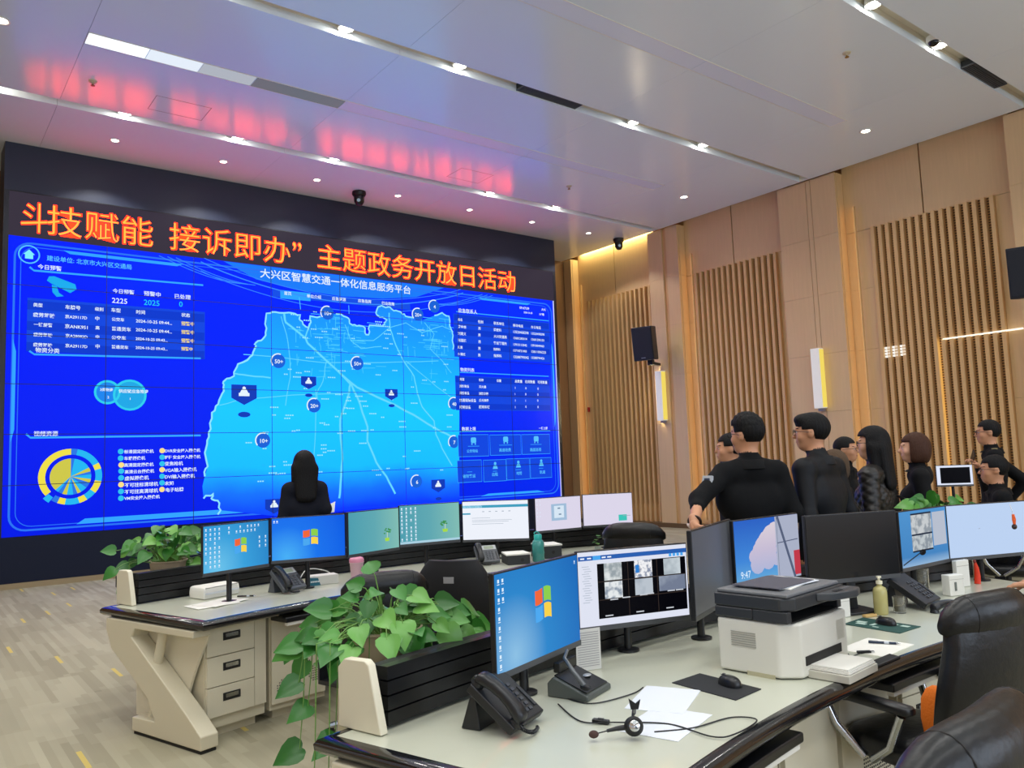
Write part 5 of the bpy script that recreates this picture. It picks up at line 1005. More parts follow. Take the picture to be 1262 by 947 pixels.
t = thing('tape_clip','bright blue plastic clip lying by the phone','clip',(4.60,2.13,DZ),R_(-10)); MB().tube([(.028*math.cos(a),.018*math.sin(a),.018) for a in [2*PI*i/20 for i in range(20)]],.009,8,True).build('ring', mat('clip_blue','2f9fe0',.4), t, smooth=True); MB().span((-.03,-.022,.006),(.03,-.01,.032)).build('jaw', mat('clip_blue','2f9fe0',.4), t, bevel=.003)
t = thing('eraser','pink eraser with dark sleeve near the chair top','eraser',(4.73,2.04,DZ),R_(-12)); MB().span((-.04,-.013,0),(.02,.013,.02)).build('block', mat('eraser_pink','d98d82',.7), t, bevel=.004); MB().span((.018,-.014,0),(.045,.014,.021)).build('sleeve', mat('eraser_sleeve','3a2a30',.6), t, bevel=.002)
t = thing('wood_block','small tan wooden block beside the pump bottle','block',(4.10,2.30,DZ),R_(-20)); MB().prism([(-.04,-.014),(.035,-.014),(.045,0),(.035,.014),(-.04,.014)],0,.014).build('bar', mat('tan_wood','c9a566',.5), t, bevel=.004); MB().cyl((.03,0,.0135),(.03,0,.0148),.004,n=10).build('hole', mat('gap_dark','1c1c1a',.7), t)
t = thing('desk_folder','black folder lying along the edge of the worktop by the chair','folder',(3.28,1.80,DZ+.001),R_(3)); MB().prism([(-.11,-.03),(.1,-.03),(.12,.025),(-.09,.025)],0,.008).build('cover', pl_black, t, bevel=.002); MB().span((-.1,-.028,.008),(.1,-.024,.009)).build('spine', mat('spine_grey','3a3b40',.5), t)
t = thing('charm','orange charm with dark bead hanging on the pale blue monitor','charm',(5.765,2.208,1.15),R_(-20)); MB().tube([(-.012,0,.1),(-.006,-.008,.06),(0,-.008,.03)],.003,6).build('strap', mat('strap_white','e0e4ee',.5), t, smooth=True); MB().tube([(0,-.008,.035),(.004,-.008,0),(.004,-.008,-.03)],[.008,.012,.008],10).build('tassel', mat('tassel_orange','f0601c',.5), t, smooth=True); MB().ell((.002,-.008,-.045),(.02,.012,.018)).build('bead', mat('bead_brown','2a1410',.3), t, smooth=True)

# ------------------------------------------------------------------ things on the far console
t = thing('paper_bundle','folded white paper bundle by the far console planter','paper',(1.84,5.96,DZ),R_(14))
loft([[(x_,y_,z_) for x_, y_ in ((-.15*s,-.10*s),(.15*s,-.07*s),(.15*s,.10*s),(-.15*s,.10*s))] for z_, s in ((0,1),(.05,1.0),(.075,.97),(.085,.9))]).build('wrap', sheet_m, t, bevel=.012); MB().box((0,-.09,.04),(.28,.004,.012),rz=.1).build('fold_line', sheet_b, t)
for k, (x, y, yaw, m) in enumerate(((1.72,5.62,20,sheet_b),(1.70,5.58,10,sheet_m),(1.76,5.60,28,sheet_m))): sheet('paper',('lowest sheet of the loose pile on the far console corner','middle sheet of the loose pile on the far console corner','top sheet of the loose pile on the far console corner')[k],x,y,DZ+.0032*k,.30,.21,yaw,m,.003)
t = thing('tissue_box','white and teal tissue box by the pink cup','box',(2.62,5.88,DZ),R_(-8)); MB().span((-.11,-.06,0),(.11,.06,.07)).build('carton', mat('carton_white','e4e2dc',.5), t, bevel=.004); MB().prism([(-.112,.0),(-.03,.0),(-.05,.055),(-.112,.06)],-.0615,-.06,'xz').build('teal_panel', mat('teal_print','1f6f86',.5), t)
for k in range(5): MB().span((-.107+k*.014,-.0622,.024),(-.097+k*.014,-.0614,.036)).build('print_mark', mat('print_white','e9f2f4',.5), t)
t = thing('pink_cup','translucent pink lidded cup on the far console','cup',(2.97,6.0,DZ)); MB().lathe([(0,0),(.045,0),(.055,.11),(.06,.115),(.06,.12)],24).build('body', mat('cup_pink','f0c4d4',.3,trans=.2), t, smooth=50); MB().lathe([(.058,.118),(.06,.14),(.05,.155),(.03,.16),(.028,.175),(0,.176)],24).build('lid', mat('lid_pink','ee9cbc',.35), t, smooth=50)
t = thing('teal_bottle','teal translucent water bottle with loop cap on the far console','bottle',(4.50,5.55,DZ)); MB().lathe([(0,0),(.05,0),(.055,.01),(.052,.06),(.056,.075),(.052,.1),(.056,.15),(.045,.18),(.032,.19)],28).build('body', mat('bottle_teal','58b8b4',.12,trans=.45), t, smooth=50); MB().lathe([(.034,.188),(.036,.225),(.03,.235),(0,.236)],24).build('cap', mat('cap_teal','2fb4ae',.3), t, smooth=50); MB().tube([(-.03,0,.22),(-.04,0,.25),(-.01,0,.262),(.02,0,.24)],.005,8).build('loop', mat('cap_teal','2fb4ae',.3), t, smooth=True)
for x, y, w, d, h, yaw, lb in ((4.74,5.73,.22,.26,.11,-24,'dark file box beside the teal bottle'),(4.30,5.62,.20,.24,.08,-24,'low dark file box between the desk phone and the teal bottle')):
    t = thing('file_box', lb, 'box', (x,y,DZ), R_(yaw)); MB().span((-w/2,-d/2,0),(w/2,d/2,h)).build('box', mat('file_dark','2a2c30',.5), t, bevel=.004); MB().prism([(-w/2-.01,-d/2),(w/2+.01,-d/2+.01),(w/2,d/2),(-w/2,d/2)],h,h+.012).build('papers', sheet_m, t); MB().cyl((.03,-d/2-.001,h*.5),(.03,-d/2+.002,h*.5),.015,n=14).build('finger_hole', mat('gap_dark','1c1c1a',.7), t)
sheet('paper','white sheets beside the pink cup on the far console',3.2,5.72,DZ,.30,.21,-6,sheet_m,.006)
t = thing('pen_cup','small black pen stand beside the pink cup','pen stand',(3.08,5.9,DZ)); MB().lathe([(0,0),(.03,0),(.032,.07),(.028,.07),(.027,.005),(0,.005)],16).build('cup', pl_black, t, smooth=50)
for k, (dx, dy) in enumerate(((-.012,0),(.01,.008),(.004,-.012))): MB().cyl((dx*.6,dy*.6,.01),(dx*1.8,dy*1.8,.115),.004,n=8).build('pen', pl_black, t, smooth=True)
cable('white cable looping behind the grey phone on the far console',[(2.40,5.86,z),(2.46,5.97,z+.01),(2.56,6.03,.86),(2.7,6.0,.84),(2.80,5.99,z)],.004,mat('cable_white','d8d8d4',.4))
cable('black cable hanging under the far console keyboard tray',[(2.16,5.50,.64),(2.2,5.48,.58),(2.30,5.46,.555),(2.38,5.47,.59),(2.42,5.48,.64)],.004)
# ------------------------------------------------------------------ plants
def leaf_mat(nm, a, b, c):
    m = mat(nm, b, .35, spec=.45); N = m.node_tree.nodes; L = m.node_tree.links
    oi = N.new('ShaderNodeObjectInfo'); cr = N.new('ShaderNodeValToRGB'); E = cr.color_ramp.elements; E.new(.5)
    for e, (p_, cc) in zip(E, ((0,a),(.5,b),(1,c))): e.position = p_; e.color = lin(cc)
    L.new(oi.outputs['Random'], cr.inputs[0]); L.new(cr.outputs[0], N['Principled BSDF'].inputs['Base Color']); return m
leaf_g = leaf_mat('pothos_leaf','24601d','3d8430','72ac4e'); stem_g = mat('pothos_stem','6f9a4a',.5)
def leaf_mesh(bend, fold):
    prof = [(0,.0),(-.06,.22),(.08,.42),(.30,.46),(.55,.36),(.78,.18),(1.0,.0)]       # along length, half width
    vs = []; fs = []
    for i, (l, w) in enumerate(prof):
        zc = -bend*max(l,0)**2
        vs += [(-w,l,zc+fold*w),(-w*.5,l if i else .0,zc+fold*w*.35),(0,max(l,0) if i != 1 else .1,zc),(w*.5,l if i else .0,zc+fold*w*.35),(w,l,zc+fold*w)]
    for i in range(len(prof)-1):
        for k in range(4): fs.append((i*5+k,i*5+k+1,(i+1)*5+k+1,(i+1)*5+k))
    mb = MB().add(vs,fs); me = mb.mesh('leaf', leaf_g, 80); return me
LEAVES = [leaf_mesh(.25,.25),leaf_mesh(.45,.15),leaf_mesh(.12,.35)]
def plant(loc, label, n, rx, ry, h0, h1, size, pot, seed, extra=(), group=None):
    t = thing('potted_plant', label, 'plant', loc); r = np.random.default_rng(seed)
    pr, ph = pot
    MB().lathe([(0,.0),(pr*.62,.0),(pr*.9,ph*.45),(pr,ph),(pr*1.06,ph),(pr*1.06,ph*.94),(pr*.95,ph*.9),(pr*.92,ph*.86)],28).build('pot', mat('pot_cream','cdb99a',.5,var=.1,scale=12), t, smooth=50)
    MB().lathe([(0,ph*.86),(pr*.93,ph*.85)],24).build('soil', mat('soil','2e2218',.95,bump=.6,scale=40), t); MB().lathe([(0,-.008),(pr*.85,-.008),(pr*1.05,.012),(pr*1.0,.014),(pr*.8,.0),(0,0)],28).build('saucer', mat('saucer_white','e2dccd',.35), t, smooth=50)
    stems = MB(); spots = []
    for i in range(n):
        a = r.uniform(0,2*PI); q = math.sqrt(r.uniform(.02,1)); z_ = h0+(h1-h0)*(1-q*q*.75)*r.uniform(.55,1.0) if r.random() < .8 else r.uniform(h0-.08,h0+.1)
        spots.append((Vector((rx*q*math.cos(a), ry*q*math.sin(a), z_)), a+r.uniform(-.5,.5), r.uniform(-.9,.25), size*r.uniform(.7,1.25)))
    for (x,y,z_,a,d,s) in extra: spots.append((Vector((x,y,z_)),a,d,s))
    for k, (p_, a, drp, s) in enumerate(spots):
        d = Vector((math.cos(a)*math.cos(drp), math.sin(a)*math.cos(drp), math.sin(drp))); nrm = Vector((-.45+r.uniform(-.25,.25),-.75+r.uniform(-.25,.25),.75)); xx = d.cross(nrm).normalized(); nn = xx.cross(d).normalized()
        o = obj('leaf', LEAVES[k%3], t); o.matrix_local = Matrix.Translation(p_) @ Matrix((xx,d,nn)).transposed().to_4x4() @ Matrix.Scale(s,4)
        b = Vector((p_.x*.25,p_.y*.25,ph*.85)); m1 = b.lerp(p_,.5)+Vector((0,0,.05))
        if p_.z < ph*.4: m1 = Vector((p_.x*.95,p_.y*.95,ph*1.1))
        stems.tube([b,b.lerp(m1,.6)+Vector((0,0,.015)),m1,m1.lerp(p_,.6)+Vector((0,0,.012)),p_+d*s*.08],[.0035,.003,.0026,.0022,.0016],5)
    stems.build('stems', stem_g, t, smooth=True)['kind'] = 'stuff'
    return t
px_, py_ = arcp(NEAR,8.345,13.6)
plant((px_,py_,.864),'large leafy pothos in a cream pot on the nearest console',96,.35,.25,.09,.31,.095,(.135,.155),4,
  extra=[(-.37,-.05,-.20,2.9,-.3,.11),(-.27,-.12,-.17,3.6,-.1,.11),(-.33,-.18,-.37,3.8,.1,.11),(-.37,-.15,-.40,3.3,-.5,.09),(.12,-.15,.03,-1.4,-1.3,.12),(.30,-.08,.0,-1.2,-1.0,.10),(-.36,-.02,.02,3.1,-.3,.10),(-.34,-.05,-.06,3.4,-.2,.09),(-.05,0,.37,1.4,.5,.09),(-.10,.0,.32,2.2,.3,.08),(.36,-.02,.18,.2,-.1,.12),(.32,-.1,.12,-.4,-.6,.11),(.42,.0,.1,.1,-.15,.13)])
px_, py_ = arcp(FAR,8.345,13.4)
plant((px_+.06,py_,.864),'leafy pothos on the planter at the left end of the far console',88,.30,.26,.16,.42,.095,(.13,.14),9,extra=[(-.38,-.1,.12,3.2,-.5,.10),(-.36,.0,.24,3.0,.1,.10),(-.3,-.1,.02,3.3,-.6,.10),(.3,-.1,.05,-.5,-1.0,.10)])
plant((5.93,2.74,.864),'green pothos showing above the photo-window monitor',34,.32,.14,.28,.46,.11,(.12,.14),12)
plant((7.2,4.72,.762),'small green plant just left of the man with glasses',18,.16,.12,.28,.60,.12,(.1,.2),21)
t = thing('seedling','small green sprig below the lilac monitor','plant',(5.28,5.62,DZ)); MB().lathe([(0,0),(.025,0),(.03,.05),(0,.05)],14).build('cup', mat('glass_grey','8f9a94',.3), t, smooth=50)
for k in range(5): o = obj('leaf', LEAVES[k%3], t, (.01*math.cos(k*1.3),.01*math.sin(k*1.3),.07+.02*k), (R_(20),0,k*1.3)); o.scale = (.05,.05,.05)
# ------------------------------------------------------------------ side console at the right, behind the visitors
t = thing('side_desk','cream side console by the slatted wall, behind the visitors','desk',(9.3,4.75,0),R_(-12))
MB().span((-2.6,-.42,.72),(2.4,.42,.76)).build('top', top_m, t, bevel=.006); MB().span((-2.6,.34,.1),(2.4,.37,.72)).build('modesty_panel', cream, t)
for x in (-2.5,-.1,2.3): MB().span((x-.03,-.38,0),(x+.03,.38,.72)).build('leg', cream, t)
def deco_f(t,*a): plate(t,U(*a),.1,.08,.93,.9,blk,'black_window')
monitor(10.2,4.5,1.27,-46,.42,.26,'small far monitor with a black window on white',emi('far_white','dfe6f8',1),deco_f)
monitor(7.85,4.86,1.25,-60,.34,.22,'small white monitor in front of the far seated man',emi('far_white','dfe6f8',1))
# ------------------------------------------------------------------ people: one continuous skin grown from a skeleton of tapered bones
def nets(F, o, h):
    nx, ny, nz = F.shape; I = F < 0
    c = [I[i:nx-1+i, j:ny-1+j, k:nz-1+k] for i in (0,1) for j in (0,1) for k in (0,1)]; s = sum(a.astype(np.int8) for a in c); act = (s > 0) & (s < 8)
    idx = np.full(act.shape,-1,np.int64); A = np.argwhere(act); idx[act] = np.arange(len(A))
    P = np.zeros((len(A),3)); cnt = np.zeros(len(A)); corner = [(i,j,k) for i in (0,1) for j in (0,1) for k in (0,1)]
    val = [F[A[:,0]+i,A[:,1]+j,A[:,2]+k] for i,j,k in corner]
    for a in range(8):
        for b in range(a+1,8):
            if sum(abs(p-q) for p, q in zip(corner[a],corner[b])) != 1: continue
            va, vb = val[a], val[b]; m = (va < 0) != (vb < 0); t = np.where(m, va/np.where(m, va-vb, 1), 0)
            pa, pb = np.array(corner[a]), np.array(corner[b]); P += m[:,None]*(pa+t[:,None]*(pb-pa)); cnt += m
    V = (A+P/cnt[:,None])*h+o; Q = []
    for ax in range(3):
        sl0 = [slice(None)]*3; sl1 = [slice(None)]*3; sl0[ax] = slice(0,-1); sl1[ax] = slice(1,None)
        a, b = I[tuple(sl0)], I[tuple(sl1)]; E = np.argwhere(a != b); u, v = [(1,2),(2,0),(0,1)][ax]
        E = E[(E[:,u] > 0) & (E[:,v] > 0) & (E[:,u] < F.shape[u]-1) & (E[:,v] < F.shape[v]-1)]
        if not len(E): continue
        def cell(du, dv): e = E.copy(); e[:,u] -= du; e[:,v] -= dv; return idx[e[:,0],e[:,1],e[:,2]]
        q = np.stack([cell(1,1),cell(0,1),cell(0,0),cell(1,0)],1); fl = ~a[E[:,0],E[:,1],E[:,2]]; q[fl] = q[fl][:,::-1]; Q.append(q)
    return V, np.concatenate(Q)
class Body:
    def __init__(s): s.pr = []
    def cap(s, a, b, ra, rb, lab, k=.02, sc=(1,1,1)): s.pr.append(('c',np.array(a,float),np.array(b,float),ra,rb,lab,k,np.array(sc,float))); return s
    def ell(s, c, r, lab, k=.015, rz=0): s.pr.append(('e',np.array(c,float),np.array(r,float),rz,0,lab,k,None)); return s
    def dist(s, p, X):
        if p[0] == 'c':
            _, a, b, ra, rb, _, _, sc = p; m = (a+b)/2; Y = (X-m)/sc+m; d = (b-a)/sc; a2 = (a-m)/sc+m; L2 = max(d@d,1e-9); t = np.clip(((Y-a2)@d)/L2,0,1)
            return (np.linalg.norm(Y-a2-t[...,None]*d,axis=-1)-(ra+(rb-ra)*t))*min(sc)
        _, c, r, rz, *_ = p; Y = X-c
        if rz: cs, sn = math.cos(rz), math.sin(rz); Y = np.stack([Y[...,0]*cs+Y[...,1]*sn,-Y[...,0]*sn+Y[...,1]*cs,Y[...,2]],-1)
        q = np.linalg.norm(Y/r,axis=-1); return (q-1)*min(r)*np.where(q < 1, 1, 1)
    def bounds(s, p):
        if p[0] == 'c': r = max(p[3],p[4])*np.maximum(p[7],1)+.06; m = (p[1]+p[2])/2; return np.minimum(p[1],p[2])-r, np.maximum(p[1],p[2])+r
        return p[1]-p[2].max()-.06, p[1]+p[2].max()+.06
    def grow(s, h, disp=None, cut=None):
        B = [s.bounds(p) for p in s.pr]; lo = np.min([b[0] for b in B],0); hi = np.max([b[1] for b in B],0); n = np.ceil((hi-lo)/h).astype(int)+2
        F = np.full(n,.08,np.float32); ax = [lo[i]+np.arange(n[i])*h for i in range(3)]
        for p, (a, b) in zip(s.pr, B):
            i0 = np.maximum(((a-lo)/h).astype(int),0); i1 = np.minimum(((b-lo)/h).astype(int)+2,n); sl = tuple(slice(i0[i],i1[i]) for i in range(3))
            X = np.stack(np.meshgrid(*[ax[i][sl[i]] for i in range(3)],indexing='ij'),-1); d = s.dist(p,X); k = p[6]; f = F[sl]
            e = np.maximum(k-np.abs(d-f),0)/k; F[sl] = np.minimum(d,f)-e*e*k*.25
        if disp or cut:
            X = np.stack(np.meshgrid(*ax,indexing='ij'),-1)
            if disp: F = F-disp(X)
            if cut: F = np.maximum(F,cut(X))
        V, Q = nets(F,lo,h); D = np.stack([s.dist(p,V) for p in s.pr]); lab = np.array([p[5] for p in s.pr])[D.argmin(0)]
        return V, Q, lab
def skin_mesh(parts, mats, name, scale=1):
    """parts: list of (V,Q,lab); labels index the materials"""
    V = np.concatenate([p[0] for p in parts])*scale; o = 0; Qs = []; Ls = []
    for v, q, l in parts: Qs.append(q+o); Ls.append(l[q[:,0]]); o += len(v)
    Q = np.concatenate(Qs); L = np.concatenate(Ls); me = bpy.data.meshes.new(name); me.from_pydata(V.tolist(),[],Q.tolist())
    for m in mats: me.materials.append(m)
    me.polygons.foreach_set('material_index',L.astype(np.int32)); me.shade_smooth(); return me
SKIN = mat('skin','c68e6c',.5,var=.05,scale=30); SKIN2 = mat('skin_fair','d9a486',.5,var=.05,scale=30)
def cloth(nm, c, rough=.85, bump=.35, sc=9): return mat(nm, c, rough, spec=.25, var=.12, scale=sc, bump=bump, bscale=sc*1.3)
BLACK = cloth('cloth_black','07080b'); NAVY = cloth('cloth_navy','0a0d16'); JACKET = cloth('cloth_charcoal','0f1116',.6); COAT = cloth('cloth_coat','0a0a0d'); TROUSER = cloth('cloth_trouser','14151a'); SHOE = mat('shoe_black','0a0a0b',.35); QUILT = mat('quilted_brown','1c1917',.45,var=.15,scale=12,bump=.2,bscale=30)
hair_b = mat('hair_black','060507',.62,spec=.25,bump=.5,scale=20,bscale=60,stretch=(3,3,.6)); hair_br = mat('hair_brown','402416',.6,spec=.25,bump=.5,scale=20,bscale=60,stretch=(3,3,.6)); FUR = mat('fur_brown','5a4634',.95,bump=1,scale=60)
def hand(b, w, d, nrm, curl=.5, side=1, lab=0, grip=0):
    """five fingers on a palm; w wrist, d pointing direction, nrm back-of-hand normal"""
    d = Vector(d).normalized(); n = Vector(nrm); n = (n-d*n.dot(d)).normalized(); x = d.cross(n)*side; w = Vector(w)
    b.cap(w-d*.04,w+d*.005,.026,.024,lab,.01,(1,1,1)); c = w+d*.05
    for o_ in (-.024,-.008,.008,.024): b.cap(w+d*.012+x*o_*.6,w+d*.085+x*o_,.017,.0125,lab,.012)
    for i, (o_, L, r) in enumerate(((-.027,.062,.0092),(-.009,.072,.0097),(.010,.068,.0094),(.028,.052,.0084))):
        p0 = w+d*(.085-(.006 if i in (0,3) else 0))+x*o_; ang = 0; q = p0
        for k, f in enumerate((.42,.33,.25)):
            ang += curl*(.5,1.0,.8)[k]; e = d*math.cos(ang)-n*math.sin(ang); q2 = q+e*L*f; b.cap(q,q2,r*(1-.08*k),r*(.92-.08*k),lab,.004); q = q2
    p0 = w+d*.03-x*.028; t1 = (d*.55-x*.75-n*.35).normalized(); p1 = p0+t1*.04; p2 = p1+(d*.85-x*.15-n*.35*(1+curl)).normalized()*.032
    b.cap(w+d*.02-x*.012,p0,.017,.014,lab,.012); b.cap(p0,p1,.0125,.011,lab,.008); b.cap(p1,p2,.0108,.009,lab,.005)
def person(label, loc, yaw, height, top=NAVY, legs=TROUSER, hair='short', hmat=None, skin=SKIN, hy=0, hp=0, woman=False, sit=False, lean=0, side=0, arms=None, voxel=.0095, glasses=False, collar=True, disp=None, wide=1.0, sleeve_cut=None, curl=.7):
    s = height/1.78 if not sit else height/1.35; t = thing('person', label, 'person', loc, R_(yaw)); pz = .50 if sit else .93
    inv = (Matrix.Translation(loc) @ Matrix.Rotation(R_(yaw),4,'Z')).inverted()
    RL = Matrix.Rotation(R_(-lean),4,'X') @ Matrix.Rotation(R_(side),4,'Y')
    def up(x, y, z): v = RL @ Vector((x,y,z)); return (v.x,v.y,v.z+pz)
    sw = (.165 if woman else .19)*wide; b = Body(); J, T, K, S_ = 1, 2, 0, 3
    tk = .92 if woman else 1.0
    b.cap(up(-.075,0,.0),up(.075,0,.0),.135*tk,.135*tk,J if not sit else J,.04,(1,.82,1)); b.cap(up(0,0,.0),up(0,.005,.25),.145*tk,.15*tk,J,.05,(1.05*wide,.78,1))
    b.cap(up(-.085,.005,.33),up(.085,.005,.33),.14*tk,.14*tk,J,.05,(1,.85,1)); b.cap(up(-sw*.92,-.01,.497),up(sw*.92,-.01,.497),.070,.070,J,.03); b.cap(up(-.06,-.015,.50),up(.06,-.015,.50),.085,.085,J,.05,(1,.8,1)); b.cap(up(0,-.012,.52),up(0,-.005,.585),.085,.062,J,.03)
    if woman: b.ell(up(-.07,.085,.32),(.07,.06,.07),J,.04); b.ell(up(.07,.085,.32),(.07,.06,.07),J,.04)
    # arms: local or world joints
    for sd, key in ((-1,'L'),(1,'R')):
        sh = Vector(up(sd*sw,-.005,.495)); A = (arms or {}).get(key)
        if A: el, wr, hd, hn = (inv @ Vector(A[0]))/s, (inv @ Vector(A[1]))/s, inv.to_3x3() @ Vector(A[2]), inv.to_3x3() @ Vector(A[3])
        elif sit: el, wr, hd, hn = Vector(up(sd*(sw+.05),.0,.22)), Vector(up(sd*.13,.26,.13)), Vector((-sd*.2,1,-.15)), Vector((0,.2,1))
        else: el, wr, hd, hn = Vector(up(sd*(sw+.06),-.03,.205)), Vector(up(sd*(sw+.05),.04,-.04)), Vector((0,.25,-1)), Vector((sd,0,0))
        b.cap(sh,el,.068,.055,J,.03); end = .93 if not (sleeve_cut and key in sleeve_cut) else sleeve_cut[key]
        b.cap(el,el.lerp(wr,end),.054,.043,J,.03); b.cap(el.lerp(wr,.5),wr,.035,.026,K,.008); person.w = wr
        hb = Body(); hand(hb,wr,hd,hn,curl if not A or len(A) < 5 else A[4],-sd); b.cap(wr,wr+hd.normalized()*.03,.026,.027,K,.01)
        if key == 'L': HL = hb
        else: HR = hb
        t['wrist_'+key] = [float(v)*s for v in wr]
    if sit:
        for sd in (-1,1): b.cap((sd*.09,0,.5),(sd*.12,.43,.51),.09,.068,T,.03); b.cap((sd*.12,.43,.51),(sd*.12,.42,.1),.066,.05,T,.03); b.cap((sd*.12,.38,.045),(sd*.13,.6,.04),.045,.038,S_,.02)
    else:
        for sd in (-1,1): b.cap((sd*.085,0,.90),(sd*.1,.015,.5),.098*tk,.072,T,.03); b.cap((sd*.1,.015,.5),(sd*.1,-.01,.1),.07,.056,T,.03); b.cap((sd*.1,-.03,.05),(sd*.11,.16,.04),.045,.038,S_,.02)
    # neck and head
    nb = Vector(up(0,-.005,.565)); Rh = Matrix.Rotation(R_(hy),4,'Z') @ Matrix.Rotation(R_(hp),4,'X'); hc = Vector(up(0,.012,.735))
    def hd_(x, y, z): v = Rh @ Vector((x,y,z)); return (hc.x+v.x,hc.y+v.y,hc.z+v.z)
    rz = R_(hy); b.cap(nb,hd_(0,-.015,-.06),.054,.05,K,.02)
    b.ell(hd_(0,-.012,.025),(.077,.096,.092),K,.03,rz); b.ell(hd_(0,.03,-.03),(.062,.066,.085),K,.03,rz); b.ell(hd_(0,.045,-.082),(.04,.042,.032),K,.03,rz)
    b.cap(hd_(0,.09,.01),hd_(0,.112,-.026),.009,.013,K,.012); b.cap(hd_(-.03,.084,.025),hd_(.03,.084,.025),.012,.012,K,.02); b.cap(hd_(-.018,.088,-.058),hd_(.018,.088,-.058),.010,.010,K,.012)
    for sd in (-1,1): b.ell(hd_(sd*.079,-.012,-.005),(.010,.022,.033),K,.008,rz); b.ell(hd_(sd*.05,.06,-.03),(.02,.02,.022),K,.025,rz)
    parts = [b.grow(voxel,disp), HL.grow(.0048), HR.grow(.0048)]
    obj('body', skin_mesh(parts,[skin,top,legs,SHOE],'body',s), t)
    # hair
    h = Body(); hm = hmat or hair_b; I3 = Rh.inverted().to_3x3(); Im = np.array(I3); hcv = np.array(hc)
    h.ell(hd_(0,-.014,.032),(.088,.108,.101),0,.02,rz)
    if hair == 'long': h.ell(hd_(0,-.012,.035),(.097,.112,.104),0,.03,rz)
    if hair in ('bob','long'): h.ell(hd_(0,-.025,.0),(.098,.105,.12),0,.03,rz); h.ell(hd_(-.07,0,-.05),(.036,.06,.075),0,.03,rz); h.ell(hd_(.07,0,-.05),(.036,.06,.075),0,.03,rz); h.ell(hd_(0,-.07,-.05),(.085,.055,.09),0,.03,rz)
    if hair == 'long': h.cap(hd_(-.03,-.085,-.05),(hc.x-.035,hc.y-.12,hc.z-.31),.075,.05,0,.03,(1.25,.6,1)); h.cap(hd_(.03,-.085,-.05),(hc.x+.035,hc.y-.12,hc.z-.31),.075,.05,0,.03,(1.25,.6,1)); h.cap(hd_(-.085,-.01,-.03),(hc.x-.10,hc.y-.05,hc.z-.30),.04,.03,0,.03); h.cap(hd_(.085,-.01,-.03),(hc.x+.10,hc.y-.05,hc.z-.30),.04,.03,0,.03)
    if hair == 'spiky': h.ell(hd_(0,.0,.075),(.082,.09,.075),0,.02,rz)
    if hair == 'quiff': h.ell(hd_(0,.05,.085),(.07,.055,.04),0,.02,rz)
    def hcut(X):
        Y = (X-hcv) @ Im.T; y, z, x = Y[...,1], Y[...,2], np.abs(Y[...,0])
        face = np.maximum(.045-y, z-(.062 if hair not in ('bob','quiff') else .04)); side_ = np.maximum(np.maximum(-.005-y, z+.0), .05-x)
        low = {'short':-.055,'spiky':-.045,'quiff':-.055,'bob':-.125,'long':-9}[hair]
        r = np.maximum(-face, low-z)
        if hair in ('short','spiky','quiff'):
            r = np.maximum(r, -np.maximum(np.maximum(-.03-y, z-.02),.058-x))
            r = np.maximum(r, -np.maximum(y-.0, z-(-.03-.0*y)) if False else r)
        else: r = np.maximum(r, -np.maximum(.035-y, z-.055))
        return r
    def hdisp(X):
        Y = (X-hcv) @ Im.T; a = np.arctan2(Y[...,0],-Y[...,1]); k_ = .0008 if hair in ('long','bob') else .0012; return k_*np.sin(a*(46 if hair in ('long','bob') else 30)+Y[...,2]*12)+(.006*np.maximum(0,np.sin(Y[...,0]*210)*np.sin(Y[...,1]*190))*(Y[...,2] > .06) if hair == 'spiky' else 0)
    V, Q, l = h.grow(.0065,hdisp,hcut); obj('hair', skin_mesh([(V,Q,l)],[hm],'hair',s), t)
    # face details
    eye = MB(); ir = MB(); br = MB()
    for sd in (-1,1):
        e = hd_(sd*.032,.081,.004); eye.ell([v*s for v in e],(.0125*s,.009*s,.0065*s),10,8); e = hd_(sd*.032,.0885,.004); ir.ell([v*s for v in e],(.0052*s,.003*s,.0052*s),8,6); br.tube([[v*s for v in hd_(sd*(.016+.012*i),.098-.003*i*i,.024+.002*i)] for i in range(4)],.0028*s,6)
    eye.build('eyes', mat('eye_white','d8d2cc',.3), t, smooth=True); ir.build('irises', mat('iris_dark','1a120e',.2), t, smooth=True); br.build('eyebrows', hair_b, t, smooth=True)
    MB().tube([[v*s for v in hd_(-.022+.011*i,.096+(.003 if 0 < i < 4 else -.002),-.06)] for i in range(5)],.0035*s,6).build('lips', mat('lips','a5614f',.5), t, smooth=True)
    if glasses:
        g = MB()
        for sd in (-1,1):
            g.tube([[v*s for v in hd_(sd*.033+.026*math.cos(a)*1.05,.103,.003+.019*math.sin(a))] for a in [2*PI*i/16 for i in range(16)]],.0022*s,6,True); g.tube([[v*s for v in hd_(sd*.06,.100,.008)],[v*s for v in hd_(sd*.083,.05,.008)],[v*s for v in hd_(sd*.087,-.02,.0)]],.0022*s,6)
        g.tube([[v*s for v in hd_(-.008,.108,.006)],[v*s for v in hd_(.008,.108,.006)]],.002*s,6); g.build('glasses', mat('glasses_frame','15181e',.3,.4), t, smooth=True)
    if collar:
        nbv = Vector(up(0,-.004,.555)); c = MB()
        P = [(.078*math.cos(a),.082*math.sin(a)-.004,.035*(1 if math.sin(a) < 0 else 1-.8*math.sin(a))) for a in [2*PI*i/28-.2 for i in range(28)]]
        vs = []
        for k, (rr, zz) in enumerate(((1.0,1.0),(1.12,.95),(1.35,-.6),(1.18,-.8))): vs += [((nbv.x+x*rr)*s,(nbv.y+y*rr)*s,(nbv.z+z_*zz-.01)*s) for x,y,z_ in P]
        n = 28; c.add(vs,[(i*n+j,i*n+(j+1)%n,((i+1)%4)*n+(j+1)%n,((i+1)%4)*n+j) for i in range(4) for j in range(n)]).build('collar', top, t, smooth=70)
    t['s'] = s; return t, up, s, hd_
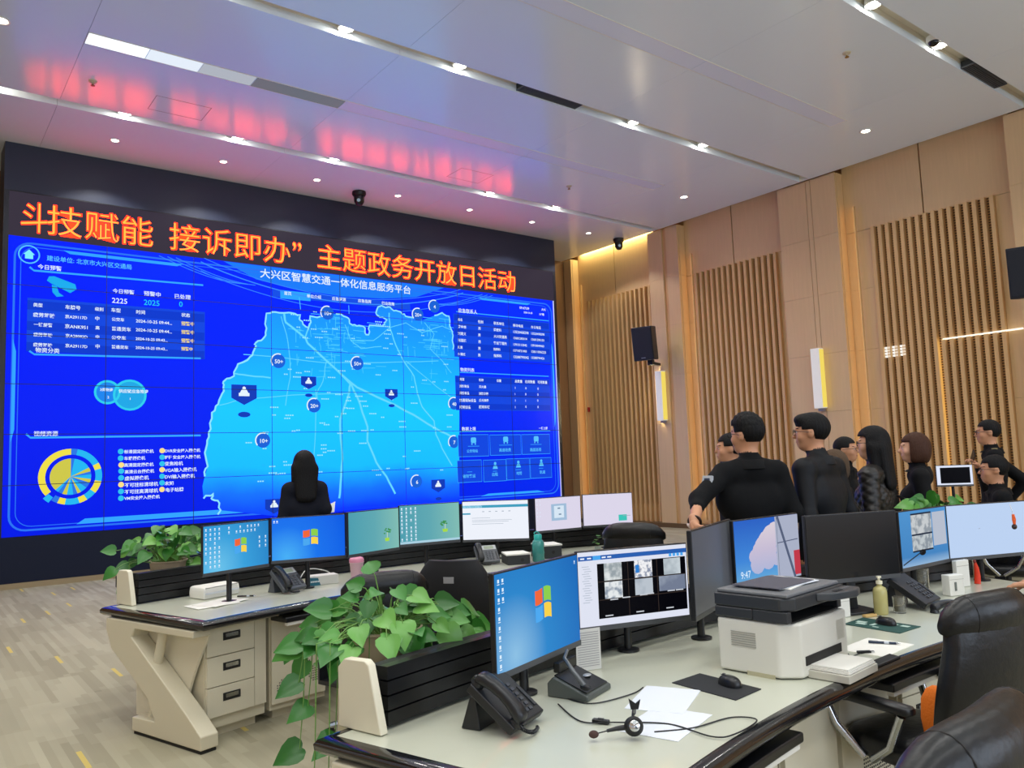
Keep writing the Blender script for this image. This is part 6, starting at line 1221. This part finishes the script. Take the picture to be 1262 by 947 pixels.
def badge(t, pts, m, name, th=.004): return MB().prism(pts,0,th,'xz').build(name, m, t)

def patch(t, sh, el, f, out, m1, m2, r=.06, k=1.0):
    p_ = Vector(sh).lerp(Vector(el),f)+Vector(out).normalized()*r; q_ = Vector(out).to_track_quat('X','Z').to_euler()
    MB().prism([(-.035*k,.045*k),(.035*k,.045*k),(.04*k,-.01*k),(.0,-.055*k),(-.04*k,-.01*k)],-.012,.006,'yz').build('arm_patch', m1, t, p_, q_)
    MB().prism([(-.02*k,.028*k),(.02*k,.028*k),(.024*k,-.004*k),(.0,-.034*k),(-.024*k,-.004*k)],-.012,.0085,'yz').build('patch_crest', m2, t, p_, q_)
# presenter in front of the wall
t, up, s, hd_ = person('woman with long black hair in a dark suit before the video wall',(3.19,7.55,0),-14,1.80,cloth('suit_dark','10131f'),cloth('skirt_dark','12141c'),'long',woman=True,wide=.92,skin=SKIN2,arms={'R':((3.36,7.44,1.24),(3.38,7.60,1.17),(.25,.6,.5),(0,0,1))},voxel=.012)
q = thing('speech_card','white folded paper held by the woman before the video wall','paper',(3.465,7.60,1.255),R_(-20)); MB().prism([(-.06,-.09),(.05,-.075),(.07,.06),(.0,.02),(-.04,.09)],0,.003,M=Matrix.Rotation(R_(50),4,'X')).build('sheet', sheet_m, q); MB().prism([(-.05,-.08),(.04,-.07),(.04,-.05),(-.05,-.06)],.003,.004,M=Matrix.Rotation(R_(50),4,'X')).build('fold', sheet_b, q)
# uniformed man, back to the camera
px2, py2 = 4.52, 3.30
t, up, s, hd_ = person('man in black uniform seen from behind, sleeve rolled above a wristwatch',(px2,py2,0),-36,1.885,BLACK,TROUSER,'spiky',hy=36,glasses=True,wide=.9,arms={'L':((4.10,3.40,1.355),(3.865,3.25,1.225),(-.35,-.45,-.82),(-.7,.3,.2),.9),'R':((4.705,3.11,1.24),(4.63,3.27,1.07),(-.5,.8,-.1),(.5,.3,.8))},sleeve_cut={'L':.32},voxel=.0085,curl=.9)
w = Vector(t['wrist_L']); el = (Matrix.Translation((px2,py2,0)) @ Matrix.Rotation(R_(-36),4,'Z')).inverted() @ Vector((4.10,3.40,1.355)); ax_ = (w-el).normalized()
c_ = w-ax_*.03; u1 = ax_.orthogonal().normalized(); u2 = ax_.cross(u1)
MB().tube([c_+(u1*math.cos(a)+u2*math.sin(a))*.036 for a in [2*PI*i/20 for i in range(20)]],.009,8,True).build('watch_strap', mat('watch_brown','2a1612',.4), t, smooth=True)
MB().cyl(c_+u1*.03,c_+u1*.048,.02,n=20).build('watch_face', mat('watch_pale','e6d8d4',.3), t, smooth=True)
sl = el.lerp(w,.42); MB().ell(sl+Vector((-.03,-.03,.005)),(.007,.007,.007),8,6).build('cuff_button', mat('button_white','e8e6e0',.4), t, smooth=True)
for sd in (-1,1): v0 = Vector(up(sd*.12,-.015,.568))*s; MB().box(v0,(.13,.05,.012)).build('epaulette', mat('epaulette_black','15161b',.6), t, (0,0,0)); 
patch(t,Vector(up(-.171,-.005,.495))*s,el,.42,(-.75,-.62,.25),mat('patch_silver','b4b9c0',.5),mat('patch_navy','26304a',.5),.066)
# others
person('man in dark clothes mostly hidden behind the uniformed man, face turned to the wall',(5.60,4.27,0),40,1.80,NAVY,TROUSER,'short',voxel=.012)
t, up, s, hd_ = person('man with glasses in charcoal zip jacket watching the wall',(5.07,3.10,0),4,1.895,JACKET,TROUSER,'quiff',hy=16,glasses=True,wide=1.06,voxel=.0085,lean=4)
person('man with thin glasses facing the visitors from behind them',(7.30,4.22,0),-162,1.75,BLACK,TROUSER,'short',glasses=True,voxel=.012)
person('short person with fuzzy brown hair, almost hidden behind the charcoal jacket',(5.66,3.37,0),6,1.63,cloth('coat_brown','1f1a18'),TROUSER,'bob',FUR,woman=True,wide=.85,voxel=.012)
def quilt(X):
    a = np.arctan2(X[...,0],-X[...,1])*.16; z_ = X[...,2]; u = (a+z_)*48; v = (a-z_)*48
    return .010*np.sqrt(np.abs(np.sin(u)*np.sin(v)))*((z_ > .75) & (z_ < 1.46))
t, up, s, hd_ = person('woman with straight long black hair in a brown quilted jacket',(6.13,3.30,0),12,1.795,QUILT,TROUSER,'long',hy=12,woman=True,glasses=True,disp=quilt,voxel=.0095,wide=1.2,collar=False,skin=SKIN2)
MB().tube([Vector(up(.16,.12,.42))*s,Vector(up(.10,-.17,.30))*s,Vector(up(-.1,-.18,.0))*s,Vector(up(-.18,-.05,-.12))*s],.011,6).build('bag_strap', mat('strap_black','0c0c0e',.5), t, smooth=True)
t, up, s, hd_ = person('woman with brown bobbed hair in a black hooded coat',(6.68,3.24,0),30,1.745,COAT,TROUSER,'bob',hair_br,woman=True,wide=1.25,skin=SKIN2,voxel=.0095)
MB().ell(Vector(up(0,-.055,.50))*s,(.15*s,.065*s,.085*s),20,14).build('hood', COAT, t, smooth=True)
MB().prism([(-.17,-.2),(.17,-.2),(.14,.16),(-.14,.16)],-.06,.06,'xz').build('grey_bag', mat('bag_grey','6d6a62',.7), t, Vector(up(.02,-.22,.05))*s, (0,0,R_(20)))
t, up, s, hd_ = person('seated man in black with thin glasses, before the standing officer',(8.48,3.36,0),30,1.52,BLACK,TROUSER,'short',sit=True,glasses=True,arms={'R':((8.75,3.25,.95),(8.74,3.52,.98),(-.3,.9,.2),(0,0,1))},voxel=.012)
t, up, s, hd_ = person('officer in black uniform with arm patch, looking at a phone',(9.18,3.66,0),28,1.885,BLACK,TROUSER,'short',glasses=True,wide=1.12,arms={'L':((8.92,3.62,1.20),(8.72,3.60,1.41),(-.45,.5,.75),(.3,-.3,.8)),'R':((9.40,3.44,1.24),(9.36,3.62,1.02),(0,.5,-.8),(.8,-.4,0))},voxel=.011)
for sd in (-1,1): MB().box(Vector(up(sd*.12,-.015,.57))*s,(.12,.05,.014)).build('epaulette', mat('epaulette_gold','b9a878',.5), t)
patch(t,Vector(up(-.213,-.005,.495))*s,(Matrix.Translation((9.18,3.66,0)) @ Matrix.Rotation(R_(28),4,'Z')).inverted() @ Vector((8.92,3.62,1.20)),.4,(-.85,-.5,.15),mat('patch_gold','c9bf98',.5),mat('patch_dark','3a3420',.5),.07,1.15)
MB().box(Vector(up(-.08,.135,.38))*s,(.06,.012,.012)).build('name_bar', mat('bar_silver','c8ccd2',.3,.6), t)
q = thing('phone_handset','black mobile phone held up by the officer','phone',(8.665,3.63,1.515),R_(40)); MB().span((-.04,-.004,-.08),(.04,.004,.08),Matrix.Rotation(R_(-50),4,'Y')).build('shell', mat('mobile_black','0a0a0c',.2), q, bevel=.003); MB().span((-.035,-.0052,-.073),(.035,-.004,.073),Matrix.Rotation(R_(-50),4,'Y')).build('glass', mat('mobile_glass','15181e',.1), q)
t, up, s, hd_ = person('person beyond the right edge, only a hand on the mouse in view',(5.12,1.22,0),4,1.36,NAVY,TROUSER,'short',sit=True,arms={'R':((5.36,1.52,.90),(5.215,1.93,.835),(-.3,1,-.18),(0,.15,1),.45)},voxel=.012)
chair(5.13,1.14,2,'black chair beyond the right edge under the person with the mouse',1.0,True,.54)
chair(8.46,3.32,28,'black chair under the seated man before the officer',1.0,False,.5)
